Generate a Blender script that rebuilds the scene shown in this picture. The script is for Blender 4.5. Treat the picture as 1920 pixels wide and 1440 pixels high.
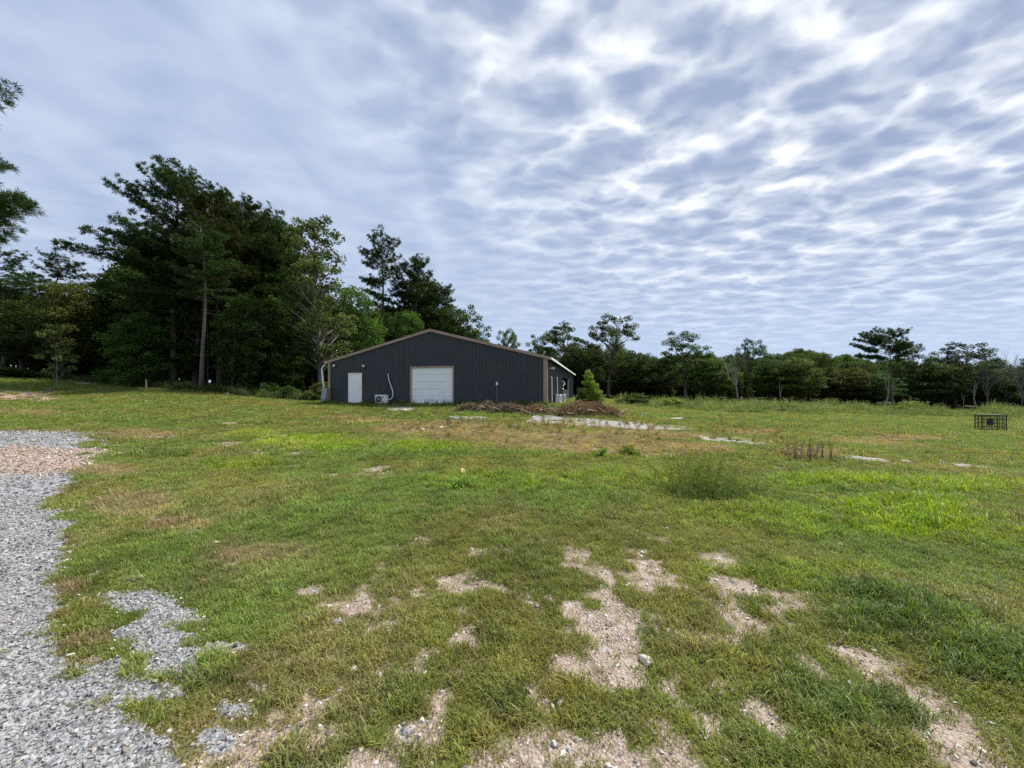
import bpy, bmesh, math, random
import numpy as np
from mathutils import Vector, Matrix

for o in list(bpy.data.objects):
    bpy.data.objects.remove(o, do_unlink=True)
scene = bpy.context.scene
COL = scene.collection
R = math.radians

# ------------------------------------------------------------------ camera
F, CX, HY, CAMZ = 720.0, 960.0, 735.0, 1.6          # focal length, centre, horizon (photo pixels), eye height
cam_d = bpy.data.cameras.new('camera')
cam_d.sensor_width = 36.0
cam_d.lens = 36.0 * F / 1920.0
cam_d.shift_y = (HY - 720.0) / 1920.0
cam_d.clip_start = 0.05
cam_d.clip_end = 4000
cam = bpy.data.objects.new('camera', cam_d)
cam.location = (0, 0, CAMZ)
cam.rotation_euler = (R(90), 0, 0)
COL.objects.link(cam)
scene.camera = cam

# ------------------------------------------------------------------ sky
SUN_AZ, SUN_EL = R(62), R(58)                        # azimuth to the right of the view direction, elevation
sdir = Vector((math.sin(SUN_AZ) * math.cos(SUN_EL), math.cos(SUN_AZ) * math.cos(SUN_EL), math.sin(SUN_EL)))
world = bpy.data.worlds.new('World')
scene.world = world
world.use_nodes = True
wt = world.node_tree
for n in list(wt.nodes):
    wt.nodes.remove(n)


def N(tree, typ, **kw):
    n = tree.nodes.new(typ)
    for k, v in kw.items():
        if k.startswith('i_'):
            key = k[2:]
            n.inputs[int(key) if key.isdigit() else key.replace('_', ' ')].default_value = v
        else:
            setattr(n, k, v)
    return n


def math_node(tree, op, a, b=None, c=None, clamp=False):
    n = tree.nodes.new('ShaderNodeMath')
    n.operation = op
    n.use_clamp = clamp
    for i, v in enumerate((a, b, c)):
        if v is None:
            continue
        if isinstance(v, (int, float)):
            n.inputs[i].default_value = v
        else:
            tree.links.new(v, n.inputs[i])
    return n.outputs[0]


def mix_col(tree, fac, a, b, blend='MIX'):
    n = tree.nodes.new('ShaderNodeMix')
    n.data_type = 'RGBA'
    n.blend_type = blend
    for idx, v in ((0, fac), (6, a), (7, b)):
        if isinstance(v, (int, float)):
            n.inputs[idx].default_value = v
        elif isinstance(v, tuple):
            n.inputs[idx].default_value = (v[0], v[1], v[2], 1)
        else:
            tree.links.new(v, n.inputs[idx])
    return n.outputs[2]


def smooth(tree, x, lo, hi):
    n = tree.nodes.new('ShaderNodeMapRange')
    n.interpolation_type = 'SMOOTHSTEP'
    n.inputs[1].default_value = lo
    n.inputs[2].default_value = hi
    tree.links.new(x, n.inputs[0])
    return n.outputs[0]


def build_world():
    t = wt
    L = t.links.new
    tc = N(t, 'ShaderNodeTexCoord')
    sep = N(t, 'ShaderNodeSeparateXYZ')
    L(tc.outputs['Generated'], sep.inputs[0])
    zz = math_node(t, 'ADD', math_node(t, 'MAXIMUM', sep.outputs[2], 0.0), 0.085)
    px = math_node(t, 'DIVIDE', sep.outputs[0], zz)
    py = math_node(t, 'DIVIDE', sep.outputs[1], zz)
    cmb = N(t, 'ShaderNodeCombineXYZ')
    L(px, cmb.inputs[0])
    L(py, cmb.inputs[1])

    def mapped(rot, sc, loc=(0, 0, 0)):
        m = N(t, 'ShaderNodeMapping')
        m.inputs['Rotation'].default_value = (0, 0, R(rot))
        m.inputs['Scale'].default_value = sc
        m.inputs['Location'].default_value = loc
        L(cmb.outputs[0], m.inputs[0])
        return m.outputs[0]

    def noise(vec, scale, detail, rough, dist=0.0):
        n = N(t, 'ShaderNodeTexNoise', noise_dimensions='2D')
        n.inputs['Scale'].default_value = scale
        n.inputs['Detail'].default_value = detail
        n.inputs['Roughness'].default_value = rough
        n.inputs['Distortion'].default_value = dist
        L(vec, n.inputs['Vector'])
        return n.outputs['Fac']
    big = noise(mapped(35, (1, 0.7, 1), (6.4, 9.2, 0)), 0.9, 4, 0.5, 0.4)
    mid = noise(mapped(-32, (1.0, 1.5, 1), (7.3, 2.9, 0)), 3.6, 4, 0.5, 0.3)
    fine = noise(mapped(20, (1.3, 1.0, 1)), 11.0, 4, 0.55, 0.3)
    streak = noise(mapped(-12, (1.9, 0.55, 1), (5, 2, 0)), 2.0, 4, 0.5, 0.7)
    # broken cloudlets: rounded grey cells with bright gaps between
    wv = N(t, 'ShaderNodeTexNoise', noise_dimensions='2D')
    wv.inputs['Scale'].default_value = 4.0
    wv.inputs['Detail'].default_value = 4
    L(cmb.outputs[0], wv.inputs['Vector'])
    ws = N(t, 'ShaderNodeVectorMath', operation='SCALE')
    L(wv.outputs['Color'], ws.inputs[0])
    ws.inputs['Scale'].default_value = 0.26
    wa = N(t, 'ShaderNodeVectorMath', operation='ADD')
    L(mapped(-38, (1.0, 1.55, 1), (3.7, 1.1, 0)), wa.inputs[0])
    L(ws.outputs[0], wa.inputs[1])

    def cell(scale, sm):
        vo = N(t, 'ShaderNodeTexVoronoi', voronoi_dimensions='2D')
        vo.feature = 'SMOOTH_F1'
        vo.inputs['Scale'].default_value = scale
        vo.inputs['Smoothness'].default_value = sm
        L(wa.outputs[0], vo.inputs['Vector'])
        return vo.outputs['Distance']
    c1 = cell(4.8, 0.6)
    c2 = cell(11.5, 0.6)
    h1 = math_node(t, 'MULTIPLY', c1, 0.55)
    h2 = math_node(t, 'MULTIPLY_ADD', c2, 0.22, h1)
    h3 = math_node(t, 'MULTIPLY_ADD', mid, 0.42, h2)
    hi = math_node(t, 'MULTIPLY_ADD', fine, 0.10, h3)
    l1 = math_node(t, 'MULTIPLY', streak, 0.42)
    l2 = math_node(t, 'MULTIPLY_ADD', mid, 0.38, l1)
    lo = math_node(t, 'MULTIPLY_ADD', c1, 0.24, l2)
    dot = N(t, 'ShaderNodeVectorMath', operation='DOT_PRODUCT')
    L(tc.outputs['Generated'], dot.inputs[0])
    dot.inputs[1].default_value = sdir
    # the cloud sheet is thinner and more broken towards the sun
    sun_k = smooth(t, dot.outputs['Value'], 0.36, 0.90)
    def lin(x, lo_, hi_, pw):
        mr = N(t, 'ShaderNodeMapRange')
        mr.inputs[1].default_value = lo_
        mr.inputs[2].default_value = hi_
        L(x, mr.inputs[0])
        return math_node(t, 'POWER', mr.outputs[0], pw)
    fh = lin(hi, 0.30, 0.82, 1.9)
    fl = lin(lo, 0.26, 0.74, 1.0)
    soft = mix_col(t, fl, (0.285, 0.355, 0.505), (0.435, 0.495, 0.615))
    hard = mix_col(t, fh, (0.235, 0.29, 0.42), (0.78, 0.80, 0.82))
    k2 = math_node(t, 'MULTIPLY_ADD', math_node(t, 'SUBTRACT', big, 0.5), 0.35, sun_k, clamp=True)
    cl = mix_col(t, k2, soft, hard)
    hz = smooth(t, sep.outputs[2], -0.02, 0.28)
    cl = mix_col(t, hz, (0.365, 0.455, 0.615), cl)
    bg = N(t, 'ShaderNodeBackground')
    L(cl, bg.inputs[0])
    bg.inputs[1].default_value = 1.0
    sky = N(t, 'ShaderNodeTexSky')
    sky.sky_type = 'NISHITA'
    sky.sun_disc = False
    sky.sun_elevation = SUN_EL
    sky.sun_rotation = SUN_AZ
    sky.altitude = 200
    bg2 = N(t, 'ShaderNodeBackground')
    L(sky.outputs[0], bg2.inputs[0])
    bg2.inputs[1].default_value = 0.06
    mx = N(t, 'ShaderNodeMixShader')
    mx.inputs[0].default_value = 0.1
    L(bg.outputs[0], mx.inputs[1])
    L(bg2.outputs[0], mx.inputs[2])
    out = N(t, 'ShaderNodeOutputWorld')
    L(mx.outputs[0], out.inputs[0])


build_world()
sun_d = bpy.data.lights.new('sun', 'SUN')
sun_d.energy = 4.6
sun_d.angle = R(11)
sun_d.color = (1.0, 0.95, 0.86)
sun = bpy.data.objects.new('sun', sun_d)
sun.rotation_euler = (-sdir).to_track_quat('-Z', 'Y').to_euler()
COL.objects.link(sun)
vs = scene.view_settings
vs.view_transform = 'Standard'
vs.look = 'None'
vs.exposure = 0.62
vs.gamma = 1.0
vs.use_curve_mapping = False
scene.cycles.use_denoising = False
scene.cycles.max_bounces = 4
scene.cycles.diffuse_bounces = 2
scene.cycles.transmission_bounces = 2
scene.cycles.glossy_bounces = 2
scene.cycles.caustics_reflective = False
scene.cycles.caustics_refractive = False

# ------------------------------------------------------------------ helpers
rng0 = np.random.default_rng(11)


def hash2(ix, iy, seed):
    h = (ix.astype(np.int64) * 374761393 + iy.astype(np.int64) * 668265263 + seed * 982451653) & 0x7fffffff
    h = ((h ^ (h >> 13)) * 1274126177) & 0x7fffffff
    return ((h ^ (h >> 16)) & 0xffff) / 65535.0


def vnoise(x, y, seed=0):
    x = np.asarray(x, float)
    y = np.asarray(y, float)
    ix = np.floor(x)
    iy = np.floor(y)
    fx = x - ix
    fy = y - iy
    fx = fx * fx * (3 - 2 * fx)
    fy = fy * fy * (3 - 2 * fy)
    a = hash2(ix, iy, seed)
    b = hash2(ix + 1, iy, seed)
    c = hash2(ix, iy + 1, seed)
    d = hash2(ix + 1, iy + 1, seed)
    return (a * (1 - fx) + b * fx) * (1 - fy) + (c * (1 - fx) + d * fx) * fy


def fbm(x, y, seed=0, oct=4):
    s = 0
    amp = 0.5
    tot = 0
    for i in range(oct):
        s = s + amp * vnoise(x * 2 ** i + 17.3 * i, y * 2 ** i - 9.1 * i, seed + i)
        tot += amp
        amp *= 0.55
    return s / tot


def sstep(x, a, b):
    t = np.clip((x - a) / (b - a), 0, 1)
    return t * t * (3 - 2 * t)


def mesh_np(name, verts, faces, attrs=None, smooth_shade=False):
    """verts (n,3); faces (m,k) all of the same k"""
    me = bpy.data.meshes.new(name)
    verts = np.ascontiguousarray(verts, dtype=np.float32)
    faces = np.ascontiguousarray(faces, dtype=np.int32)
    m, k = faces.shape
    me.vertices.add(len(verts))
    me.vertices.foreach_set('co', verts.ravel())
    me.loops.add(m * k)
    me.loops.foreach_set('vertex_index', faces.ravel())
    me.polygons.add(m)
    me.polygons.foreach_set('loop_start', np.arange(0, m * k, k, dtype=np.int32))
    me.polygons.foreach_set('loop_total', np.full(m, k, dtype=np.int32))
    if smooth_shade:
        me.polygons.foreach_set('use_smooth', np.ones(m, dtype=bool))
    me.update(calc_edges=True)
    for nm, (typ, arr) in (attrs or {}).items():
        at = me.attributes.new(nm, typ, 'POINT')
        key = {'FLOAT': 'value', 'INT': 'value', 'FLOAT_VECTOR': 'vector', 'FLOAT_COLOR': 'color'}[typ]
        at.data.foreach_set(key, np.ascontiguousarray(arr, dtype=np.int32 if typ == 'INT' else np.float32).ravel())
    return me


class MB:
    """collects small shapes into one mesh"""

    def __init__(self):
        self.v = []
        self.f = []

    def add(self, vs_, fs):
        o = len(self.v)
        self.v += [tuple(p) for p in vs_]
        self.f += [tuple(i + o for i in f) for f in fs]
        return self

    def box(self, x0, x1, y0, y1, z0, z1, bev=0.0):
        if bev <= 0:
            v = [(x0, y0, z0), (x1, y0, z0), (x1, y1, z0), (x0, y1, z0), (x0, y0, z1), (x1, y0, z1), (x1, y1, z1), (x0, y1, z1)]
            return self.add(v, [(0, 3, 2, 1), (4, 5, 6, 7), (0, 1, 5, 4), (1, 2, 6, 5), (2, 3, 7, 6), (3, 0, 4, 7)])
        bm = bmesh.new()
        bmesh.ops.create_cube(bm, size=1)
        for w in bm.verts:
            w.co = Vector(((x0 + x1) / 2 + w.co.x * (x1 - x0), (y0 + y1) / 2 + w.co.y * (y1 - y0), (z0 + z1) / 2 + w.co.z * (z1 - z0)))
        bmesh.ops.bevel(bm, geom=bm.edges[:], offset=bev, segments=2, affect='EDGES', profile=0.5)
        bm.verts.index_update()
        self.add([w.co[:] for w in bm.verts], [[w.index for w in f.verts] for f in bm.faces])
        bm.free()
        return self

    def tube(self, pts, radii, sides=6, cap=True):
        pts = [Vector(p) for p in pts]
        if isinstance(radii, (int, float)):
            radii = [radii] * len(pts)
        vs_, fs = [], []
        prev = None
        for i, p in enumerate(pts):
            d = (pts[min(i + 1, len(pts) - 1)] - pts[max(i - 1, 0)]).normalized()
            if prev is None:
                a = d.orthogonal().normalized()
            else:
                a = (prev - d * prev.dot(d))
                a = a.normalized() if a.length > 1e-6 else d.orthogonal().normalized()
            prev = a
            b = d.cross(a)
            for s in range(sides):
                an = 2 * math.pi * s / sides
                vs_.append(p + (a * math.cos(an) + b * math.sin(an)) * radii[i])
        for i in range(len(pts) - 1):
            for s in range(sides):
                s2 = (s + 1) % sides
                fs.append((i * sides + s, i * sides + s2, (i + 1) * sides + s2, (i + 1) * sides + s))
        if cap:
            fs.append(tuple(reversed(range(sides))))
            fs.append(tuple((len(pts) - 1) * sides + s for s in range(sides)))
        return self.add(vs_, fs)

    def mesh(self, name, smooth_shade=False):
        me = bpy.data.meshes.new(name)
        me.from_pydata(self.v, [], self.f)
        if smooth_shade:
            for p in me.polygons:
                p.use_smooth = True
        me.update()
        return me


def link(name, me, mat=None, parent=None):
    if isinstance(me, MB):
        me = me.mesh(name)
    o = bpy.data.objects.new(name, me)
    if mat is not None and len(me.materials) == 0:
        me.materials.append(mat)
    COL.objects.link(o)
    o.parent = parent
    return o


def tag(o, label=None, cat=None, group=None, kind=None):
    if label:
        o['label'] = label
    if cat:
        o['category'] = cat
    if group:
        o['group'] = group
    if kind:
        o['kind'] = kind
    return o


def empty(name, loc=(0, 0, 0), rz=0.0):
    o = bpy.data.objects.new(name, None)
    o.empty_display_size = 0.2
    o.location = loc
    o.rotation_euler = (0, 0, rz)
    COL.objects.link(o)
    return o


# ------------------------------------------------------------------ materials
def new_mat(name):
    m = bpy.data.materials.new(name)
    m.use_nodes = True
    t = m.node_tree
    for n in list(t.nodes):
        t.nodes.remove(n)
    out = N(t, 'ShaderNodeOutputMaterial')
    return m, t, out


def solid(name, col, rough=0.6, metal=0.0, spec=0.4, var=0.12, vscale=6.0, bump=0.0, bscale=60.0, dirt=None, dirt_amt=0.0):
    m, t, out = new_mat(name)
    L = t.links.new
    p = N(t, 'ShaderNodeBsdfPrincipled')
    p.inputs['Roughness'].default_value = rough
    p.inputs['Metallic'].default_value = metal
    p.inputs['Specular IOR Level'].default_value = spec
    tc = N(t, 'ShaderNodeTexCoord')
    nz = N(t, 'ShaderNodeTexNoise')
    nz.inputs['Scale'].default_value = vscale
    nz.inputs['Detail'].default_value = 5
    L(tc.outputs['Object'], nz.inputs['Vector'])
    a = tuple(c * (1 - var) for c in col)
    b = tuple(min(1, c * (1 + var)) for c in col)
    c = mix_col(t, smooth(t, nz.outputs['Fac'], 0.3, 0.7), a, b)
    if dirt:
        n2 = N(t, 'ShaderNodeTexNoise')
        n2.inputs['Scale'].default_value = vscale * 0.6
        n2.inputs['Detail'].default_value = 8
        n2.inputs['Roughness'].default_value = 0.7
        L(tc.outputs['Object'], n2.inputs['Vector'])
        f = math_node(t, 'MULTIPLY', smooth(t, n2.outputs['Fac'], 0.48, 0.72), dirt_amt)
        c = mix_col(t, f, c, dirt)
    L(c, p.inputs['Base Color'])
    if bump > 0:
        n3 = N(t, 'ShaderNodeTexNoise')
        n3.inputs['Scale'].default_value = bscale
        n3.inputs['Detail'].default_value = 4
        L(tc.outputs['Object'], n3.inputs['Vector'])
        bp = N(t, 'ShaderNodeBump')
        bp.inputs['Strength'].default_value = bump
        bp.inputs['Distance'].default_value = 0.02
        L(n3.outputs['Fac'], bp.inputs['Height'])
        L(bp.outputs[0], p.inputs['Normal'])
    L(p.outputs[0], out.inputs[0])
    return m


def foliage(name, c1, c2, trans=0.3, instancer=None, rough=0.65, spec=0.08):
    """two-tone leaf; c1..c2 picked by the per-leaf attribute 'shade' (or an instance colour 'tint')"""
    m, t, out = new_mat(name)
    L = t.links.new
    at = N(t, 'ShaderNodeAttribute')
    at.attribute_name = 'shade'
    if instancer:
        ai = N(t, 'ShaderNodeAttribute')
        ai.attribute_type = 'INSTANCER'
        ai.attribute_name = 'tint'
        k = math_node(t, 'MULTIPLY_ADD', at.outputs['Fac'], 0.7, 0.65)
        vm = N(t, 'ShaderNodeVectorMath', operation='SCALE')
        L(ai.outputs['Vector'], vm.inputs[0])
        L(k, vm.inputs['Scale'])
        c = vm.outputs[0]
    else:
        oi = N(t, 'ShaderNodeObjectInfo')
        c = mix_col(t, at.outputs['Fac'], c1, c2)
        hsv = N(t, 'ShaderNodeHueSaturation')
        L(math_node(t, 'MULTIPLY_ADD', oi.outputs['Random'], 0.035, 0.487), hsv.inputs['Hue'])
        L(math_node(t, 'MULTIPLY_ADD', oi.outputs['Random'], 0.65, 0.68), hsv.inputs['Value'])
        L(c, hsv.inputs['Color'])
        c = hsv.outputs[0]
    p = N(t, 'ShaderNodeBsdfPrincipled')
    p.inputs['Roughness'].default_value = rough
    p.inputs['Specular IOR Level'].default_value = spec
    L(c, p.inputs['Base Color'])
    tr = N(t, 'ShaderNodeBsdfTranslucent')
    tcol = mix_col(t, 1.0, c, (1.25, 1.3, 0.6), 'MULTIPLY')
    L(tcol, tr.inputs[0])
    mx = N(t, 'ShaderNodeMixShader')
    mx.inputs[0].default_value = trans
    L(p.outputs[0], mx.inputs[1])
    L(tr.outputs[0], mx.inputs[2])
    L(mx.outputs[0], out.inputs[0])
    return m


def stone_mat():
    m, t, out = new_mat('crushed_stone')
    L = t.links.new
    ai = N(t, 'ShaderNodeAttribute')
    ai.attribute_type = 'INSTANCER'
    ai.attribute_name = 'tint'
    tc = N(t, 'ShaderNodeTexCoord')
    nz = N(t, 'ShaderNodeTexNoise')
    nz.inputs['Scale'].default_value = 3.0
    nz.inputs['Detail'].default_value = 3
    L(tc.outputs['Object'], nz.inputs['Vector'])
    c = mix_col(t, 1.0, ai.outputs['Color'], mix_col(t, nz.outputs['Fac'], (0.75, 0.75, 0.75), (1.2, 1.2, 1.2)), 'MULTIPLY')
    p = N(t, 'ShaderNodeBsdfPrincipled')
    p.inputs['Roughness'].default_value = 0.85
    p.inputs['Specular IOR Level'].default_value = 0.25
    L(c, p.inputs['Base Color'])
    L(p.outputs[0], out.inputs[0])
    return m


M = {}
M['bark'] = solid('bark', (0.085, 0.068, 0.052), 0.9, var=0.4, vscale=5, bump=0.6, bscale=14)
M['bark_pale'] = solid('bark_pale', (0.22, 0.20, 0.175), 0.9, var=0.3, vscale=4, bump=0.4, bscale=14)
M['bark_grey'] = solid('bark_grey', (0.12, 0.108, 0.093), 0.9, var=0.35, vscale=5, bump=0.5, bscale=14)
M['pine'] = foliage('pine_needles', (0.026, 0.050, 0.015), (0.062, 0.100, 0.028), 0.2)
M['pine_yellow'] = foliage('pine_needles_olive', (0.038, 0.056, 0.015), (0.078, 0.098, 0.026), 0.2)
M['oak'] = foliage('oak_leaves', (0.038, 0.070, 0.016), (0.090, 0.140, 0.030), 0.32)
M['oak_dark'] = foliage('dark_leaves', (0.028, 0.052, 0.014), (0.064, 0.102, 0.024), 0.28)
M['oak_olive'] = foliage('olive_leaves', (0.050, 0.066, 0.017), (0.100, 0.114, 0.030), 0.3)
M['pale_leaf'] = foliage('pale_leaves', (0.065, 0.10, 0.032), (0.13, 0.17, 0.062), 0.3)
M['bright_leaf'] = foliage('bright_leaves', (0.11, 0.18, 0.032), (0.24, 0.33, 0.065), 0.4)
M['grass'] = foliage('grass_blades', None, None, 0.42, instancer=True, rough=0.5, spec=0.3)
M['stone'] = stone_mat()

# ------------------------------------------------------------------ terrain
# height table: azimuth (deg, right positive) -> (distance from camera, height)


def col_(px, rows):
    th = math.degrees(math.atan((px - CX) / F))
    c = math.cos(math.radians(th))
    out = [(0.0, 0.0)]
    for d, py, *z in rows:
        out.append((d / c, z[0] if z else CAMZ - (py - HY) * d / F))
    return th, out


KN = [
    (-180, [(0, 0), (60, -0.5), (200, -1), (1500, 0)]),
    (-110, [(0, 0), (20, 0.2), (60, 2.0), (200, 5), (1500, 10)]),
    (-75, [(0, 0), (10, 0.1), (25, 0.6), (45, 2.5), (80, 4.5), (300, 8), (1500, 12)]),
    col_(0, [(6, 0, 0.0), (8, 0, 0.05), (11, 832), (14.5, 806), (24, 757), (32, 727), (42, 702), (52, 692), (120, 0, 6.5), (1500, 0, 14)]),
    col_(375, [(6, 0, 0.0), (10, 0, 0.0), (19, 790), (26, 758), (31, 737), (36, 727), (48, 0, 2.6), (120, 0, 4.0), (1500, 0, 14)]),
    col_(640, [(6, 0, 0.0), (12, 0, 0.0), (18, 797), (22.5, 774), (26.5, 0, 0.80), (45, 0, 0.84), (80, 0, 2.0), (1500, 0, 14)]),
    col_(900, [(6, 0, 0.0), (12, 0, 0.0), (17, 799), (21, 776), (24.5, 0, 0.80), (45, 0, 0.82), (80, 0, 1.0), (1500, 0, 14)]),
    col_(1040, [(6, 0, 0.0), (12, 0, 0.0), (17, 800), (20.5, 780), (23.6, 0, 0.78), (48, 0, 0.82), (80, 0, 0.5), (300, 0, 3), (1500, 0, 14)]),
    col_(1392, [(6, 0, 0.0), (12, 0, -0.06), (16, 818), (22, 796), (32, 774), (45, 0, -0.1), (70, 0, 0.0), (130, 0, 3.0), (260, 0, 13.0), (420, 0, 9.0), (1500, 0, 14)]),
    col_(1650, [(6, 0, 0.0), (11, 0, -0.12), (16, 826), (22, 803), (32, 783), (46, 0, -0.9), (70, 0, -0.5), (130, 0, 2.0), (260, 0, 12.0), (420, 0, 9.0), (1500, 0, 14)]),
    col_(1900, [(6, 0, 0.0), (9, 0, -0.15), (14, 838), (22, 809), (32, 791), (46, 0, -1.2), (70, 0, -1.0), (260, 0, 4.0), (1500, 0, 14)]),
    (90, [(0, 0), (10, -0.2), (40, -1.2), (100, -1.5), (300, 2), (1500, 12)]),
    (130, [(0, 0), (20, -0.3), (60, -1.0), (300, 0), (1500, 6)]),
    (180, [(0, 0), (60, -0.5), (200, -1), (1500, 0)]),
]
RR = 0.25 * 1.026 ** np.arange(0, 330)
RR[0] = 0.0
TH = np.unique(np.concatenate([np.arange(-180, -64, 3.0), np.arange(-64, 64, 0.3), np.arange(64, 180.01, 3.0)]))
TH[-1] = 180.0


def build_polar():
    kth = np.array([k[0] for k in KN])
    prof = np.array([np.interp(RR, [p[0] for p in k[1]], [p[1] for p in k[1]]) for k in KN])
    Z = np.zeros((len(TH), len(RR)))
    idx = np.clip(np.searchsorted(kth, TH, side='right') - 1, 0, len(kth) - 2)
    f = (TH - kth[idx]) / (kth[idx + 1] - kth[idx])
    f = 0.5 * f + 0.5 * f * f * (3 - 2 * f)
    Z = prof[idx] * (1 - f[:, None]) + prof[idx + 1] * f[:, None]
    for _ in range(3):                                       # round off the table's kinks along the radius
        Zp = np.pad(Z, ((0, 0), (3, 3)), mode='edge')
        Z = sum(Zp[:, i:i + Z.shape[1]] for i in range(7)) / 7.0
    for _ in range(3):
        Zp = np.pad(Z, ((6, 6), (0, 0)), mode='edge')
        Z = sum(Zp[i:i + Z.shape[0]] for i in range(13)) / 13.0
    th = np.radians(TH)[:, None]
    X = RR[None] * np.sin(th)
    Y = RR[None] * np.cos(th)
    near = 1 - sstep(RR, 40, 90)[None]
    Z = Z + near * sstep(RR, 0.5, 4)[None] * (0.10 * (fbm(X * 0.35, Y * 0.35, 5) - 0.5) + 0.05 * (fbm(X * 1.3, Y * 1.3, 8) - 0.5))
    # building pad kept level
    bx, by = to_building(X, Y)
    inside = sstep(bx, -1.2, 0.2) * (1 - sstep(bx, 15.5, 16.9)) * sstep(by, -1.4, 0.0) * (1 - sstep(by, 24, 26))
    Z = Z * (1 - inside) + 0.80 * inside
    Z[:, 0] = 0
    return X, Y, Z


B_ORG = Vector((-13.1, 27.5, 0.82))
B_ANG = math.atan2(-3.5, 15.27)
B_W, B_L, B_H, B_R = 15.66, 24.0, 2.95, 4.92


def to_building(X, Y):
    c, s = math.cos(-B_ANG), math.sin(-B_ANG)
    dx, dy = X - B_ORG.x, Y - B_ORG.y
    return dx * c - dy * s, dx * s + dy * c


GX, GY, GZ = build_polar()


def tz(x, y):
    x = np.asarray(x, float)
    y = np.asarray(y, float)
    r = np.hypot(x, y)
    th = np.degrees(np.arctan2(x, y))
    i = np.clip(np.searchsorted(TH, th, side='right') - 1, 0, len(TH) - 2)
    f = (th - TH[i]) / (TH[i + 1] - TH[i])
    j = np.clip(np.searchsorted(RR, r, side='right') - 1, 0, len(RR) - 2)
    g = (r - RR[j]) / (RR[j + 1] - RR[j])
    g = np.clip(g, 0, 1)
    return (GZ[i, j] * (1 - g) + GZ[i, j + 1] * g) * (1 - f) + (GZ[i + 1, j] * (1 - g) + GZ[i + 1, j + 1] * g) * f


_dd = 1.2 * 1.004 ** np.arange(0, 1050)


def G(px, py):
    """ground point seen at a photo pixel"""
    u = (px - CX) / F
    z = tz(u * _dd, _dd)
    p = HY + (CAMZ - z) * F / _dd
    k = np.argmax(p <= py)
    if not (p <= py).any():
        k = int(np.argmin(p))
    d = _dd[k]
    return Vector((u * d, d, float(z[k])))


def at_depth(px, d):
    x = (px - CX) / F * d
    return Vector((x, d, float(tz(x, d))))


def z_at(py, d):
    return CAMZ - (py - HY) * d / F


# ---- ground cover fields (world space): patches measured once on the photo, kept as ground ellipses
def patches(lst):
    out = []
    for px, py, rx, ry, *w in lst:
        c = G(px, py)
        a = G(px, py - ry)
        b = G(px, py + ry)
        ang = w[1] if len(w) > 1 else 0.0
        out.append((c.x, c.y, rx * c.y / F, max(0.04, (a.y - b.y) / 2 if a.y > b.y else 0.2), w[0] if w else 1.0, c.x / c.y))
    return out


def field(P, X, Y, wob=0.35, sc=1.0, seed=31, e0=0.6, e1=1.25):
    m = np.zeros_like(X)
    n1 = fbm(X * 1.6 * sc, Y * 1.6 * sc, seed) - 0.5
    n2 = fbm(X * 6 * sc, Y * 6 * sc, seed + 7) - 0.5
    for cx, cy, rx, ry, w, sk in P:
        dy = Y - cy
        dx = X - cx - sk * dy
        d = np.sqrt((dx / rx) ** 2 + (dy / ry) ** 2) + (n1 + n2) * 2 * wob
        m = np.maximum(m, w * (1 - sstep(d, e0, e1)))
    return m


SOIL_P = patches([
    (575, 1108, 45, 12), (615, 1138, 34, 14), (630, 1185, 28, 10), (640, 1232, 34, 12), (722, 1262, 38, 26), (650, 1285, 26, 14),
    (745, 1395, 46, 34), (790, 1115, 30, 8), (735, 1170, 18, 8), (855, 1145, 16, 8), (880, 1262, 34, 10), (1000, 1292, 22, 16),
    (985, 1118, 20, 10), (1060, 1148, 34, 14), (1085, 1180, 28, 12), (1125, 1205, 40, 12), (1165, 1218, 30, 10), (1030, 1325, 26, 14), (960, 1395, 36, 20),
    (1010, 1412, 44, 18), (1052, 1400, 30, 20), (1420, 1325, 48, 30), (1370, 1285, 36, 18), (1445, 1365, 30, 20), (1330, 1355, 36, 22),
    (1640, 1372, 40, 14), (1700, 1395, 60, 16), (1760, 1425, 60, 16), (1360, 1082, 26, 8), (1345, 1062, 16, 5), (1400, 1100, 20, 5),
    (1160, 1140, 12, 6), (1120, 1380, 30, 14), (820, 1395, 26, 16), (905, 1420, 30, 12), (1250, 1290, 20, 10), (1300, 1230, 14, 6),
    (285, 972, 36, 4), (345, 998, 30, 3), (410, 1018, 26, 4), (430, 1058, 24, 5), (260, 1085, 30, 8), (560, 875, 30, 2), (520, 828, 45, 3), (440, 789, 36, 4), (700, 775, 40, 3), (860, 790, 60, 3),
    (1530, 1100, 14, 5), (1575, 1085, 14, 4), (1570, 1020, 16, 3), (1850, 1025, 30, 4), (600, 1062, 24, 5), (520, 1350, 14, 10),
    (300, 818, 60, 4), (240, 842, 46, 3), (330, 760, 40, 2), (190, 748, 40, 2), (380, 825, 26, 3), (180, 910, 40, 8), (150, 960, 26, 10), (170, 1000, 30, 8), (165, 1075, 26, 8),
    (1130, 845, 90, 6), (1240, 852, 50, 5), (1030, 836, 60, 5), (760, 812, 60, 4), (1210, 808, 60, 2), (1640, 825, 50, 3), (1750, 835, 60, 2), (1780, 868, 40, 3), (1200, 790, 60, 2), (1180, 772, 30, 3),
    (480, 748, 50, 2), (560, 752, 30, 2), (430, 744, 50, 2)])
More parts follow.
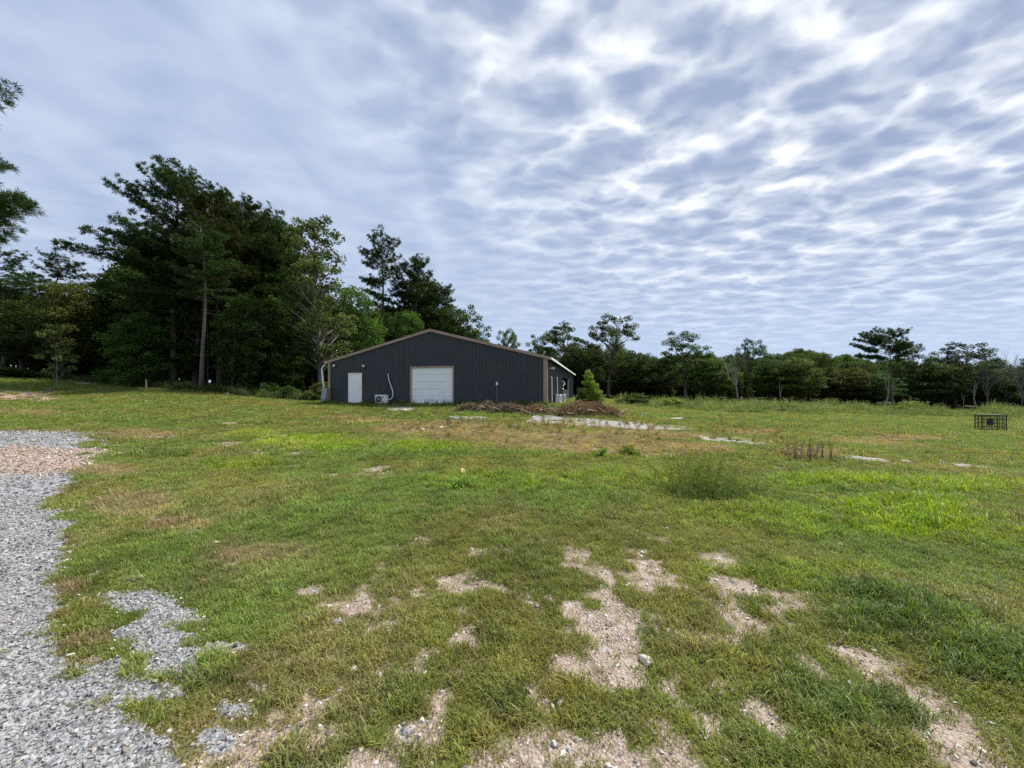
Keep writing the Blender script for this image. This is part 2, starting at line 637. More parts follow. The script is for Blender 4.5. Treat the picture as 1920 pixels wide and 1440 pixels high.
DRY_P = patches([
    (1150, 838, 170, 14), (980, 812, 140, 9), (840, 803, 140, 13), (1050, 822, 220, 12), (1230, 815, 120, 8), (1320, 842, 60, 8), (1700, 823, 80, 5), (1410, 812, 60, 5), (1520, 850, 60, 9), (700, 792, 70, 6, 0.7),
    (250, 945, 90, 30, 0.6), (320, 985, 90, 16, 0.5), (130, 1100, 40, 14), (170, 1200, 40, 14), (150, 1245, 40, 10), (140, 1345, 24, 10), (220, 1395, 30, 10), (90, 1215, 24, 8),
    (200, 880, 60, 12, 0.7), (260, 815, 70, 10, 0.6), (60, 775, 70, 6, 0.5), (1620, 830, 80, 5, 0.7), (490, 1040, 120, 20, 0.4), (1120, 800, 140, 4, 0.7), (650, 785, 60, 5, 0.6)])
VIVID_P = patches([
    (590, 830, 110, 14), (480, 815, 60, 9), (800, 838, 70, 10), (700, 795, 40, 6), (1690, 955, 130, 30), (1580, 900, 120, 14), (1740, 990, 110, 22),
    (1850, 1010, 90, 20, 0.7), (1520, 985, 110, 22, 0.6), (1400, 960, 110, 22, 0.5), (960, 900, 200, 18, 0.4), (1800, 910, 150, 16, 0.7), (1180, 900, 140, 20, 0.4), (1480, 1080, 200, 30, 0.35), (450, 870, 80, 12, 0.6)])
DEEP_P = patches([
    (290, 852, 60, 8), (1740, 1150, 170, 40), (1640, 1110, 120, 22), (1880, 1220, 120, 50), (1620, 1330, 120, 40, 0.6), (1520, 1290, 90, 30, 0.5), (1320, 925, 90, 14, 0.8),
    (880, 910, 50, 8, 0.7), (1780, 940, 90, 6, 0.5), (180, 712, 120, 6, 0.8), (900, 1200, 60, 20, 0.4), (960, 1320, 50, 20, 0.6), (390, 1270, 80, 40, 0.5), (540, 1000, 140, 16, 0.4), (420, 1400, 80, 40, 0.4)])
GRAV_P = patches([
    (255, 1128, 66, 20), (320, 1158, 58, 22), (270, 1185, 70, 16), (315, 1235, 62, 42), (290, 1205, 50, 24), (250, 1290, 80, 26), (340, 1195, 34, 10), (435, 1215, 52, 7), (180, 1300, 70, 30),
    (330, 1300, 30, 12, 0.8), (200, 1250, 60, 16, 0.8), (60, 820, 130, 16), (215, 1120, 40, 12, 0.7), (560, 1370, 18, 14, 0.8), (440, 1330, 34, 16, 0.75), (400, 1390, 40, 24, 0.8), (480, 1290, 22, 8, 0.7), (630, 1165, 20, 6, 0.8), (760, 1375, 16, 20, 0.7), (700, 1335, 14, 8, 0.7), (160, 812, 60, 3, 0.6)])
PINK_P = patches([(60, 858, 150, 24), (170, 848, 60, 10, 0.7), (30, 740, 110, 11), (280, 818, 60, 4, 0.5), (230, 835, 60, 5, 0.5)])
GEDGE_PX = [(190, 790), (170, 805), (168, 820), (165, 850), (145, 885), (120, 915), (88, 950), (118, 985), (128, 1030), (105, 1065), (88, 1110), (120, 1160), (112, 1215), (125, 1260), (150, 1305), (250, 1345), (330, 1400), (372, 1440), (430, 1500), (480, 1560)]
GE = [G(*p) if p[1] <= 1440 else Vector(((p[0] - CX) / F * CAMZ * F / (p[1] - HY), CAMZ * F / (p[1] - HY), 0)) for p in GEDGE_PX]
GEY = np.array([g.y for g in GE][::-1])
GEX = np.array([g.x for g in GE][::-1])


def gravel_field(X, Y):
    ex = np.interp(Y, GEY, GEX, left=GEX[0], right=GEX[-1])
    n = (fbm(X * 1.5, Y * 1.5, 77) - 0.5) * 0.9 + (fbm(X * 7, Y * 7, 78) - 0.5) * 0.55
    w = 0.12 + 0.05 * np.abs(Y)
    m = 1 - sstep((X - ex) / w + n * 1.4, -0.6, 0.6)
    m = m * (1 - sstep(Y, 13.2, 14.6))
    m = np.maximum(m, field(GRAV_P, X, Y, 0.5, 1.8, 41, 0.3, 1.4))
    # grass strip growing into the drive farther off
    return m


def fields(X, Y):
    f = {}
    f['gravel'] = gravel_field(X, Y)
    f['pink'] = field(PINK_P, X, Y, 0.35, 1.0, 51)
    soil = field(SOIL_P, X, Y, 0.75, 2.2, 61, 0.1, 1.55)
    soil = soil * np.clip(3.4 * fbm(X * 9, Y * 9, 67, 4) - 1.05, 0.0, 1) * (1 - 0.35 * sstep(Y, 7, 12))
    # thin worn turf in the near foreground
    nearf = (1 - sstep(Y, 2.6, 5.5)) * (1 - sstep(np.abs(X - 0.45), 1.45, 2.1))
    worn = sstep(fbm(X * 3.1, Y * 3.1, 91) + 0.12 * fbm(X * 13, Y * 13, 95), 0.55, 0.72) * nearf
    far_w = sstep(fbm(X * 1.1, Y * 1.1, 93) + 0.1 * fbm(X * 5, Y * 5, 96), 0.72, 0.79) * sstep(Y, 5, 9) * (1 - sstep(Y, 24, 30)) * 0.8
    f['soil'] = np.maximum(soil, np.maximum(worn * 0.95, far_w))
    f['dry'] = np.clip(field(DRY_P, X, Y, 0.35, 0.8, 71) * 1.25 + 0.32 * sstep(fbm(X * 0.8, Y * 0.8, 73), 0.55, 0.75), 0, 1)
    f['vivid'] = field(VIVID_P, X, Y, 0.3, 0.6, 81)
    f['deep'] = np.clip(field(DEEP_P, X, Y, 0.3, 0.6, 83) + 0.35 * sstep(fbm(X * 1.2, Y * 1.2, 85), 0.55, 0.75), 0, 1)
    return f


def ground_mat():
    m, t, out = new_mat('ground_soil_and_turf')
    L = t.links.new
    a = N(t, 'ShaderNodeAttribute')
    a.attribute_name = 'cover'           # r gravel, g soil, b pink gravel
    b = N(t, 'ShaderNodeAttribute')
    b.attribute_name = 'turf'            # turf colour
    sa = N(t, 'ShaderNodeSeparateColor')
    L(a.outputs['Color'], sa.inputs[0])
    tc = N(t, 'ShaderNodeTexCoord')

    def nz(scale, detail=4, rough=0.6, typ='ShaderNodeTexNoise'):
        n = N(t, typ)
        n.inputs['Scale'].default_value = scale
        n.inputs['Detail'].default_value = detail
        n.inputs['Roughness'].default_value = rough
        L(tc.outputs['Object'], n.inputs['Vector'])
        return n.outputs[0]

    def vor(scale, out_name='Color'):
        n = N(t, 'ShaderNodeTexVoronoi')
        n.inputs['Scale'].default_value = scale
        L(tc.outputs['Object'], n.inputs['Vector'])
        return n.outputs[out_name]
    fine = nz(38, 5, 0.7)
    mid = nz(7, 4, 0.6)
    turf = mix_col(t, smooth(t, fine, 0.3, 0.7), mix_col(t, 1.0, b.outputs['Color'], (0.55, 0.55, 0.6), 'MULTIPLY'), b.outputs['Color'])
    peb = vor(85)
    pb = N(t, 'ShaderNodeSeparateColor')
    L(peb, pb.inputs[0])
    soil = mix_col(t, smooth(t, mid, 0.3, 0.7), (0.24, 0.18, 0.14), (0.42, 0.34, 0.28))
    soil = mix_col(t, math_node(t, 'MULTIPLY', smooth(t, pb.outputs[0], 0.6, 0.9), 0.7), soil, (0.46, 0.41, 0.36))
    gv = vor(44)
    gs = N(t, 'ShaderNodeSeparateColor')
    L(gv, gs.inputs[0])
    grav = mix_col(t, gs.outputs[0], (0.13, 0.135, 0.145), (0.42, 0.43, 0.45))
    pink = mix_col(t, gs.outputs[1], (0.25, 0.16, 0.12), (0.50, 0.36, 0.30))
    edge = math_node(t, 'MULTIPLY', math_node(t, 'SUBTRACT', nz(16, 5, 0.7), 0.5), 0.9)
    fs = smooth(t, math_node(t, 'ADD', sa.outputs[1], edge), 0.1, 0.7)
    fg = smooth(t, math_node(t, 'ADD', sa.outputs[0], edge), 0.35, 0.6)
    fp = smooth(t, math_node(t, 'ADD', sa.outputs[2], edge), 0.3, 0.65)
    c = mix_col(t, fs, turf, soil)
    c = mix_col(t, fg, c, grav)
    c = mix_col(t, fp, c, pink)
    p = N(t, 'ShaderNodeBsdfPrincipled')
    p.inputs['Roughness'].default_value = 0.95
    p.inputs['Specular IOR Level'].default_value = 0.1
    L(c, p.inputs['Base Color'])
    h = math_node(t, 'ADD', fine, math_node(t, 'MULTIPLY', vor(60, 'Distance'), -0.8))
    bp = N(t, 'ShaderNodeBump')
    bp.inputs['Strength'].default_value = 0.8
    bp.inputs['Distance'].default_value = 0.03
    L(h, bp.inputs['Height'])
    L(bp.outputs[0], p.inputs['Normal'])
    L(p.outputs[0], out.inputs[0])
    return m


C_OLIVE = np.array([0.210, 0.225, 0.056])
C_MID = np.array([0.165, 0.230, 0.050])
C_VIVID = np.array([0.235, 0.335, 0.018])
C_DEEP = np.array([0.105, 0.180, 0.045])
C_DRY = np.array([0.32, 0.255, 0.145])
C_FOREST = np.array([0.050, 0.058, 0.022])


def turf_colour(X, Y, f):
    n = sstep(fbm(X * 0.5, Y * 0.5, 101), 0.35, 0.65)[:, None]
    c = C_OLIVE * (1 - n) + C_MID * n
    for k, col in (('deep', C_DEEP), ('vivid', C_VIVID), ('dry', C_DRY)):
        w = f[k][:, None] * (0.85 if k != 'dry' else 1.0)
        c = c * (1 - w) + col * w
    return c


def build_ground():
    nt, nr = GX.shape
    X, Y = GX.ravel(), GY.ravel()
    f = fields(X, Y)
    rr = np.hypot(X, Y)
    front = (Y > 0.5)
    turf = turf_colour(X, Y, f) * 0.62
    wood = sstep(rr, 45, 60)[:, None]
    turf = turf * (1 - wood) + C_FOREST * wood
    cover = np.stack([f['gravel'], f['soil'], f['pink'], np.ones_like(X)], 1)
    cover[~front, :3] *= 0.0
    turf4 = np.concatenate([turf, np.ones((len(X), 1))], 1)
    i, j = np.meshgrid(np.arange(nt - 1), np.arange(nr - 1), indexing='ij')
    a = (i * nr + j).ravel()
    faces = np.stack([a, a + 1, a + nr + 1, a + nr], 1)
    faces = faces[:, ::-1]
    # outward/up orientation: theta grows clockwise seen from above
    me = mesh_np('ground', np.stack([X, Y, GZ.ravel()], 1), faces, {'cover': ('FLOAT_COLOR', cover), 'turf': ('FLOAT_COLOR', turf4)}, True)
    o = link('ground', me, ground_mat())
    return tag(o, kind='structure')


build_ground()


# ------------------------------------------------------------------ scatter of stuff
def proto_collection(name, meshes, mats):
    c = bpy.data.collections.new(name)
    for i, me in enumerate(meshes):
        if not me.materials:
            for m_ in (mats if isinstance(mats, (list, tuple)) else [mats]):
                me.materials.append(m_)
        o = bpy.data.objects.new('%s_%03d' % (name, i), me)
        c.objects.link(o)
    return c


def scatter(name, pts, rot, scl, idx, tint, coll):
    me = bpy.data.meshes.new(name)
    n = len(pts)
    me.vertices.add(n)
    me.vertices.foreach_set('co', np.ascontiguousarray(pts, np.float32).ravel())
    for nm, typ, key, arr, dt in (('rot', 'FLOAT_VECTOR', 'vector', rot, np.float32), ('scl', 'FLOAT_VECTOR', 'vector', scl, np.float32),
                                  ('idx', 'INT', 'value', idx, np.int32), ('tint', 'FLOAT_VECTOR', 'vector', tint, np.float32)):
        a = me.attributes.new(nm, typ, 'POINT')
        a.data.foreach_set(key, np.ascontiguousarray(arr, dt).ravel())
    o = bpy.data.objects.new(name, me)
    COL.objects.link(o)
    ng = bpy.data.node_groups.new(name + '_nodes', 'GeometryNodeTree')
    ng.interface.new_socket('Geometry', in_out='INPUT', socket_type='NodeSocketGeometry')
    ng.interface.new_socket('Geometry', in_out='OUTPUT', socket_type='NodeSocketGeometry')
    gi = ng.nodes.new('NodeGroupInput')
    go = ng.nodes.new('NodeGroupOutput')
    ip = ng.nodes.new('GeometryNodeInstanceOnPoints')
    ci = ng.nodes.new('GeometryNodeCollectionInfo')
    ci.inputs['Collection'].default_value = coll
    ci.inputs['Separate Children'].default_value = True
    ci.inputs['Reset Children'].default_value = True
    ng.links.new(gi.outputs[0], ip.inputs['Points'])
    ng.links.new(ci.outputs[0], ip.inputs['Instance'])
    ip.inputs['Pick Instance'].default_value = True

    def named(nm, dt):
        a = ng.nodes.new('GeometryNodeInputNamedAttribute')
        a.data_type = dt
        a.inputs['Name'].default_value = nm
        return a.outputs[0]
    ng.links.new(named('idx', 'INT'), ip.inputs['Instance Index'])
    e = ng.nodes.new('FunctionNodeEulerToRotation')
    ng.links.new(named('rot', 'FLOAT_VECTOR'), e.inputs[0])
    ng.links.new(e.outputs[0], ip.inputs['Rotation'])
    ng.links.new(named('scl', 'FLOAT_VECTOR'), ip.inputs['Scale'])
    ng.links.new(ip.outputs[0], go.inputs[0])
    md = o.modifiers.new('scatter', 'NODES')
    md.node_group = ng
    return o


def tuft(seed, nb, spread, hmin, hmax, width, lean=0.8):
    """a patch of bent grass blades: every blade 3 quads-worth of strip"""
    r = np.random.default_rng(seed)
    base = r.normal(0, spread * 0.45, (nb, 2))
    ang = r.uniform(0, 2 * np.pi, nb)
    Ln = r.uniform(hmin, hmax, nb)
    w = width * r.uniform(0.7, 1.3, nb)
    ln = lean * r.uniform(0.3, 1.25, nb)
    d = np.stack([np.cos(ang), np.sin(ang)], 1)
    sd = np.stack([-np.sin(ang), np.cos(ang)], 1)
    V = []
    for k, tt in enumerate((0.0, 0.45, 0.8, 1.0)):
        bend = ln * tt ** 1.5
        hx = np.sin(np.clip(bend, 0, 2.2)) * Ln * tt * 0.85
        hz = np.cos(np.clip(bend * 0.75, 0, 1.35)) * Ln * tt
        p = np.zeros((nb, 3))
        p[:, :2] = base + d * hx[:, None]
        p[:, 2] = hz - 0.004
        ww = w * (1.0, 0.95, 0.6, 0.06)[k] * 0.5
        q1, q2 = p.copy(), p.copy()
        q1[:, :2] -= sd * ww[:, None]
        q2[:, :2] += sd * ww[:, None]
        V += [q1, q2]
    V = np.stack(V, 1)                       # nb,8,3
    o = (np.arange(nb) * 8)[:, None]
    F_ = np.concatenate([o + np.array([0, 1, 3, 2]), o + np.array([2, 3, 5, 4]), o + np.array([4, 5, 7, 6])], 0)
    sh = np.repeat(r.uniform(0, 1, nb), 8) * 0.8 + np.tile([0, 0, .1, .1, .2, .2, .2, .2], nb)
    return mesh_np('tuft', V.reshape(-1, 3), F_, {'shade': ('FLOAT', sh)})


def sample_area(rng, n, d0, d1, umax=1.5):
    """points spread evenly over the ground between two depths"""
    d = np.sqrt(rng.uniform(d0 * d0, d1 * d1, n))
    u = rng.uniform(-umax, umax, n)
    return u * d, d


def build_grass():
    rng = np.random.default_rng(5)
    near = [tuft(100 + i, 26, 0.06, 0.020, 0.050, 0.0040, 1.3) for i in range(6)]
    long_ = [tuft(120 + i, 24, 0.055, 0.04, 0.085, 0.0044, 1.05) for i in range(4)]
    far = [tuft(140 + i, 34, 0.13, 0.04, 0.10, 0.011, 1.0) for i in range(5)]
    coll = proto_collection('grass_tuft', near + long_ + far, M['grass'])
    P, ROT, SC, IDX, TI = [], [], [], [], []
    for d0, d1, dens, kind, s0, s1 in ((1.2, 4.5, 700, 0, 0.62, 1.0), (4.5, 9, 330, 0, 0.85, 1.4), (9, 17, 90, 2, 0.6, 0.95), (17, 32, 34, 2, 0.9, 1.4), (32, 58, 9, 2, 1.4, 2.2)):
        um = 1.48
        n = int(dens * um * (d1 * d1 - d0 * d0))
        x, y = sample_area(rng, n, d0, d1, um)
        f = fields(x, y)
        soil = np.maximum(f['soil'], f['gravel'] * 1.15)
        soil = np.maximum(soil, f['pink'])
        jit = rng.uniform(0, 1, n)
        clump = fbm(x * 9, y * 9, 201, 2)
        keep = jit < np.clip(1.05 - 1.05 * soil + 0.5 * (clump - 0.55), 0.15 * (1 - f['gravel']) + 0.01, 1)
        keep &= ~((f['gravel'] > 0.85) & (jit > 0.012))
        bx, by = to_building(x, y)
        keep &= ~((bx > -0.1) & (bx < B_W + 0.1) & (by > -0.05) & (by < B_L))
        keep &= ~on_slab(x, y, jit)
        x, y, jit, clump = x[keep], y[keep], jit[keep], clump[keep]
        f = {k: v[keep] for k, v in f.items()}
        n = len(x)
        c = turf_colour(x, y, f)
        c = c * rng.uniform(0.68, 1.30, (n, 1)) * (1 + rng.normal(0, 0.07, (n, 3)))
        blot = fbm(x * 1.9, y * 0.9, 211, 3)[:, None]
        blot2 = fbm(x * 4.5, y * 3.5, 215, 2)[:, None]
        c = c * (0.55 + 0.55 * blot + 0.38 * blot2)
        red = sstep(fbm(x * 1.3, y * 0.7, 219, 3), 0.5, 0.72)[:, None] * 0.4
        c = c * (1 - red) + c * np.array([1.2, 0.95, 0.95]) * red
        dead = rng.uniform(0, 1, n) < (0.05 + 0.4 * f['soil'] + 0.6 * f['gravel'])
        c[dead] = c[dead] * 0.35 + C_DRY * 0.65
        edge = np.clip(f['soil'] + f['gravel'], 0, 1)
        s = rng.uniform(s0, s1, n) * (0.8 + 0.75 * clump) * (1 - 0.35 * edge)
        lush = np.clip(f['vivid'] + f['deep'], 0, 1)
        s = s * (1 + 0.45 * lush)
        if kind == 0:
            ix = rng.integers(0, 6, n)
            lg = rng.uniform(0, 1, n) < (0.05 + 0.5 * lush) * (1 - edge)
            ix[lg] = 6 + rng.integers(0, 4, lg.sum())
        else:
            ix = 10 + rng.integers(0, 5, n)
        z = tz(x, y)
        P.append(np.stack([x, y, z], 1))
        ROT.append(np.stack([rng.normal(0, 0.12, n), rng.normal(0, 0.12, n), rng.uniform(0, 6.28, n)], 1))
        SC.append(np.stack([s, s, s * rng.uniform(0.75, 1.35, n)], 1))
        IDX.append(ix)
        TI.append(np.clip(c, 0.01, 0.9))
    o = scatter('lawn_grass', np.concatenate(P), np.concatenate(ROT), np.concatenate(SC), np.concatenate(IDX), np.concatenate(TI), coll)
    tag(o, 'short patchy green and olive grass covering the field', 'grass', kind='stuff')
    print('grass', sum(len(p) for p in P))


def hull_stone(seed, n=13, flat=0.62):
    r = np.random.default_rng(seed)
    p = r.normal(0, 1, (n, 3))
    p /= np.linalg.norm(p, axis=1)[:, None]
    p *= r.uniform(0.72, 1.0, (n, 1))
    p[:, 2] *= flat
    p[:, 0] *= r.uniform(1.0, 1.35)
    bm = bmesh.new()
    for q in p:
        bm.verts.new(q)
    bmesh.ops.convex_hull(bm, input=bm.verts[:])
    for v in [v for v in bm.verts if not v.link_faces]:
        bm.verts.remove(v)
    bmesh.ops.triangulate(bm, faces=bm.faces[:])
    me = bpy.data.meshes.new('stone')
    bm.to_mesh(me)
    bm.free()
    return me


def build_gravel():
    rng = np.random.default_rng(9)
    coll = proto_collection('gravel_stone', [hull_stone(300 + i, 11 + i % 4, 0.62 + 0.1 * (i % 3)) for i in range(9)], M['stone'])
    P, ROT, SC, TI = [], [], [], []
    for d0, d1, dens, r0, r1 in ((1.2, 3.2, 3600, 0.006, 0.0155), (3.2, 6, 1250, 0.010, 0.021), (6, 15, 190, 0.018, 0.036)):
        um = 1.48
        n = int(dens * (d1 * d1 - d0 * d0) * um)
        d = np.sqrt(rng.uniform(d0 * d0, d1 * d1, n))
        u = rng.uniform(-um, um, n)
        x, y = u * d, d
        g = gravel_field(x, y)
        pk = field(PINK_P, x, y, 0.35, 1.0, 51)
        so = fields(x, y)['soil']
        j = rng.uniform(0, 1, n)
        keep = (j < np.maximum(g * 1.05, pk)) | (j < so * 0.16) | (j < 0.004)
        x, y, g, pk = x[keep], y[keep], g[keep], pk[keep]
        n = len(x)
        s = rng.uniform(r0, r1, n) * np.where(rng.uniform(0, 1, n) < 0.06, 1.5, 1.0) * np.where(g < 0.3, 0.75, 1.0)
        v = rng.beta(2.2, 2.2, n)[:, None] * 0.32 + 0.09
        c = v * np.array([1.0, 1.0, 1.01])
        pale = (g < 0.3) & (rng.uniform(0, 1, n) < 0.35)
        c[pale] = rng.uniform(0.36, 0.60, (pale.sum(), 1)) * np.array([1.03, 1.0, 0.96])
        s[pale] *= 1.5
        warm = (rng.uniform(0, 1, n) < 0.04) | ((g < 0.45) & (rng.uniform(0, 1, n) < 0.65)) | (rng.uniform(0, 1, n) < pk * 0.9)
        warm &= ~pale
        c[warm] = v[warm] * np.array([1.16, 1.0, 0.88]) * 1.15
        P.append(np.stack([x, y, tz(x, y) + s * 0.12], 1))
        ROT.append(np.stack([rng.normal(0, 0.6, n), rng.normal(0, 0.6, n), rng.uniform(0, 6.28, n)], 1))
        SC.append(np.stack([s * rng.uniform(0.8, 1.3, n), s, s * rng.uniform(0.7, 1.2, n)], 1))
        TI.append(np.clip(c, 0.03, 0.75))
    P = np.concatenate(P)
    o = scatter('drive_gravel', P, np.concatenate(ROT), np.concatenate(SC), rng.integers(0, 9, len(P)), np.concatenate(TI), coll)
    tag(o, 'loose grey crushed gravel of the drive at left', 'gravel', kind='stuff')
    print('gravel', len(P))


# ------------------------------------------------------------------ concrete remains (polygons on the ground)
SLABS = [
    ([(1002, 778.5), (1100, 786), (1190, 793), (1285, 800), (1312, 808), (1200, 806), (1080, 799), (985, 792)], 'long broken concrete slab in the grass right of the brush piles'),
    ([(1298, 817), (1380, 821), (1440, 827), (1458, 836), (1385, 833), (1320, 827)], 'short concrete slab behind the tall weed clump'),
    ([(1562, 853), (1610, 857), (1655, 863), (1668, 869), (1620, 867), (1585, 861)], 'small concrete slab beside the tall dry weed stalks'),
    ([(1775, 871), (1820, 873.5), (1852, 877), (1850, 880.5), (1805, 878)], 'narrow concrete slab farthest right in the field'),
    ([(728, 764), (775, 763.6), (780, 767), (768, 771), (722, 770)], 'flat concrete pad in the grass before the garage door'),
    ([(626, 758.2), (652, 758.0), (650, 761.2), (630, 761.5)], 'small concrete step pad left of the white door'),
    ([(835, 781), (900, 782), (925, 786), (905, 789), (850, 786)], 'cracked concrete strip in the dry grass before the left brush pile'),
]
SLAB_W = [[G(*p) for p in s[0]] for s in SLABS]


def on_slab(x, y, jit):
    m = np.zeros(len(x), bool)
    for poly in SLAB_W:
        ins = np.zeros(len(x), bool)
        for a, b in zip(poly, poly[1:] + poly[:1]):
            cond = ((a.y > y) != (b.y > y)) & (x < (b.x - a.x) * (y - a.y) / ((b.y - a.y) or 1e-9) + a.x)
            ins ^= cond
        m |= ins & (jit > 0.62 * sstep(fbm(x * 1.3, y * 1.3, 333), 0.4, 0.6))
    return m


M['concrete'] = solid('old_concrete', (0.23, 0.22, 0.205), 0.9, var=0.2, vscale=2.5, bump=0.5, bscale=30, dirt=(0.20, 0.17, 0.12), dirt_amt=0.7)


def build_slabs():
    r = random.Random(3)
    for (pxs, lab), poly in zip(SLABS, SLAB_W):
        c = sum(poly, Vector()) / len(poly)
        pts = []
        for a, b in zip(poly, poly[1:] + poly[:1]):            # ragged outline
            nseg = max(2, int((b - a).length / 0.35))
            for k in range(nseg):
                p = a.lerp(b, k / nseg)
                p = p + Vector((r.uniform(-1, 1), r.uniform(-1, 1), 0)) * 0.05
                pts.append(p)
        n = len(pts)
        top = [Vector((p.x, p.y, float(tz(p.x, p.y)) + 0.035)) - c for p in pts]
        bot = [v - Vector((0, 0, 0.14)) for v in top]
        cz = float(tz(c.x, c.y)) + 0.035 - c.z
        mid = [Vector((v.x * 0.55, v.y * 0.55, float(tz(c.x + v.x * .55, c.y + v.y * .55)) + 0.035 - c.z)) for v in top]
        mb = MB()
        fs = []
        for i in range(n):
            k = (i + 1) % n
            fs += [(i, k, n + k, n + i), (2 * n + i, i + 0, 0 + k, 2 * n + k) if False else (n + i, n + k, 3 * n), (2 * n + i, 2 * n + k, k, i)]
        mb.add(top + mid + bot + [Vector((0, 0, cz))], fs)
        o = link('concrete_slab', mb, M['concrete'])
        o.location = c
        tag(o, lab, 'slab', 'remains of concrete slabs in the grass')


build_slabs()
build_grass()
build_gravel()


# ------------------------------------------------------------------ metal building
M['steel_wall'] = solid('charcoal_steel', (0.040, 0.045, 0.052), 0.55, spec=0.35, var=0.10, vscale=0.9, dirt=(0.075, 0.072, 0.066), dirt_amt=0.35)
M['trim'] = solid('brown_trim', (0.33, 0.235, 0.175), 0.5, var=0.10, vscale=3)
M['white_paint'] = solid('white_paint', (0.86, 0.87, 0.87), 0.45, var=0.02, vscale=2, dirt=(0.62, 0.60, 0.56), dirt_amt=0.10)
M['white_plastic'] = solid('white_plastic', (0.72, 0.72, 0.70), 0.5, var=0.05, vscale=6, dirt=(0.45, 0.43, 0.38), dirt_amt=0.25)
M['black_plastic'] = solid('black_plastic', (0.018, 0.018, 0.019), 0.5, var=0.2)
M['roof_steel'] = solid('roof_steel', (0.30, 0.31, 0.32), 0.4, metal=0.2, var=0.08)
M['grey_box'] = solid('grey_enamel', (0.30, 0.33, 0.36), 0.5, var=0.08, vscale=4)
M['dark_metal'] = solid('dark_metal', (0.022, 0.021, 0.021), 0.6, var=0.25)
M['interior'] = solid('interior', (0.10, 0.095, 0.09), 0.9)
M['torn_wrap'] = solid('torn_wrap', (0.62, 0.62, 0.63), 0.6, var=0.2, vscale=12)
M['galv'] = solid('galvanised', (0.36, 0.37, 0.38), 0.4, metal=0.5, var=0.15)
M['lamp_glass'] = solid('lamp_glass', (0.80, 0.80, 0.78), 0.25, spec=0.5, var=0.02)

bld = empty('metal_building', B_ORG, B_ANG)
tag(bld, 'low charcoal ribbed metal building with brown trim, white door and garage door', 'building')


def roof_z(x):
    return B_H + (B_R - B_H) * (1 - abs(x - B_W / 2) / (B_W / 2))


OPEN = [(1.58, 2.66, 2.10), (6.40, 9.48, 2.46)]


def ribbed(u0, u1, ztop, openings=(), ribs=0.2286, rh=0.032, depth_sign=-1):
    """a sheet in the u-z plane with raised ribs; returns MB in (u, off, z)"""
    br = set([round(u0, 4), round(u1, 4)])
    k0 = int(math.floor(u0 / ribs)) - 1
    offs = {}
    k = k0
    while k * ribs < u1 + ribs:
        c = k * ribs + 0.03
        for du, h in ((-0.034, 0), (-0.014, rh), (0.014, rh), (0.034, 0)):
            u = round(c + du, 4)
            if u0 < u < u1:
                br.add(u)
                offs[u] = h
        k += 1
    for a, b, _ in openings:
        for u in (a, b):
            if u0 < u < u1:
                br.add(round(u, 4))
    if u0 < B_W / 2 < u1:
        br.add(round(B_W / 2, 4))
    us = sorted(br)
    mb = MB()
    for a, b in zip(us[:-1], us[1:]):
        mid = (a + b) / 2
        zb = -0.03
        for oa, ob, ot in openings:
            if oa < mid < ob:
                zb = ot
        ha, hb = offs.get(a, 0) * depth_sign, offs.get(b, 0) * depth_sign
        mb.add([(a, ha, zb), (b, hb, zb), (b, hb, ztop(b)), (a, ha, ztop(a))], [(0, 1, 2, 3)])
        mb.add([(a, ha + 0.012, zb), (b, hb + 0.012, zb), (b, hb + 0.012, ztop(b)), (a, ha + 0.012, ztop(a))], [(3, 2, 1, 0)])
    return mb


def wall_coords(mb, fn):
    mb.v = [fn(*p) for p in mb.v]
    return mb


pw = 0.9144
k = 0
while k * pw < B_W - 0.05:
    a, b = k * pw, min(B_W, (k + 1) * pw)
    mb = ribbed(a + 0.001, b - 0.001, lambda u: roof_z(u) - 0.02, OPEN)
    wall_coords(mb, lambda u, o, z: (u, o, z))
    link('wall_panel', mb, M['steel_wall'], bld)
    k += 1
# right-hand wall with the open bay, left and back walls
BAY = (10.2, 16.8, 2.10)
mb = ribbed(0.02, B_L, lambda u: B_H - 0.02, [BAY], depth_sign=1)
link('side_wall', wall_coords(mb, lambda u, o, z: (B_W + o, u, z)), M['steel_wall'], bld)
mb = ribbed(0.02, B_L, lambda u: B_H - 0.02, ribs=0.4572, depth_sign=-1)
link('side_wall', wall_coords(mb, lambda u, o, z: (o, u, z)), M['steel_wall'], bld)
mb = ribbed(0.0, B_W, lambda u: roof_z(u) - 0.02, ribs=0.4572, depth_sign=1)
link('back_wall', wall_coords(mb, lambda u, o, z: (u, B_L + o, z)), M['steel_wall'], bld)
mb = MB().box(0.1, B_W - 0.1, 0.1, B_L - 0.1, -0.12, 0.0)
link('floor_slab', mb, M['concrete'], bld)
# inner lining so that the bay opens on a room
mb = MB().box(8.0, 8.1, 0.2, B_L - 0.2, 0.001, 2.9)
link('inner_wall', mb, M['interior'], bld)
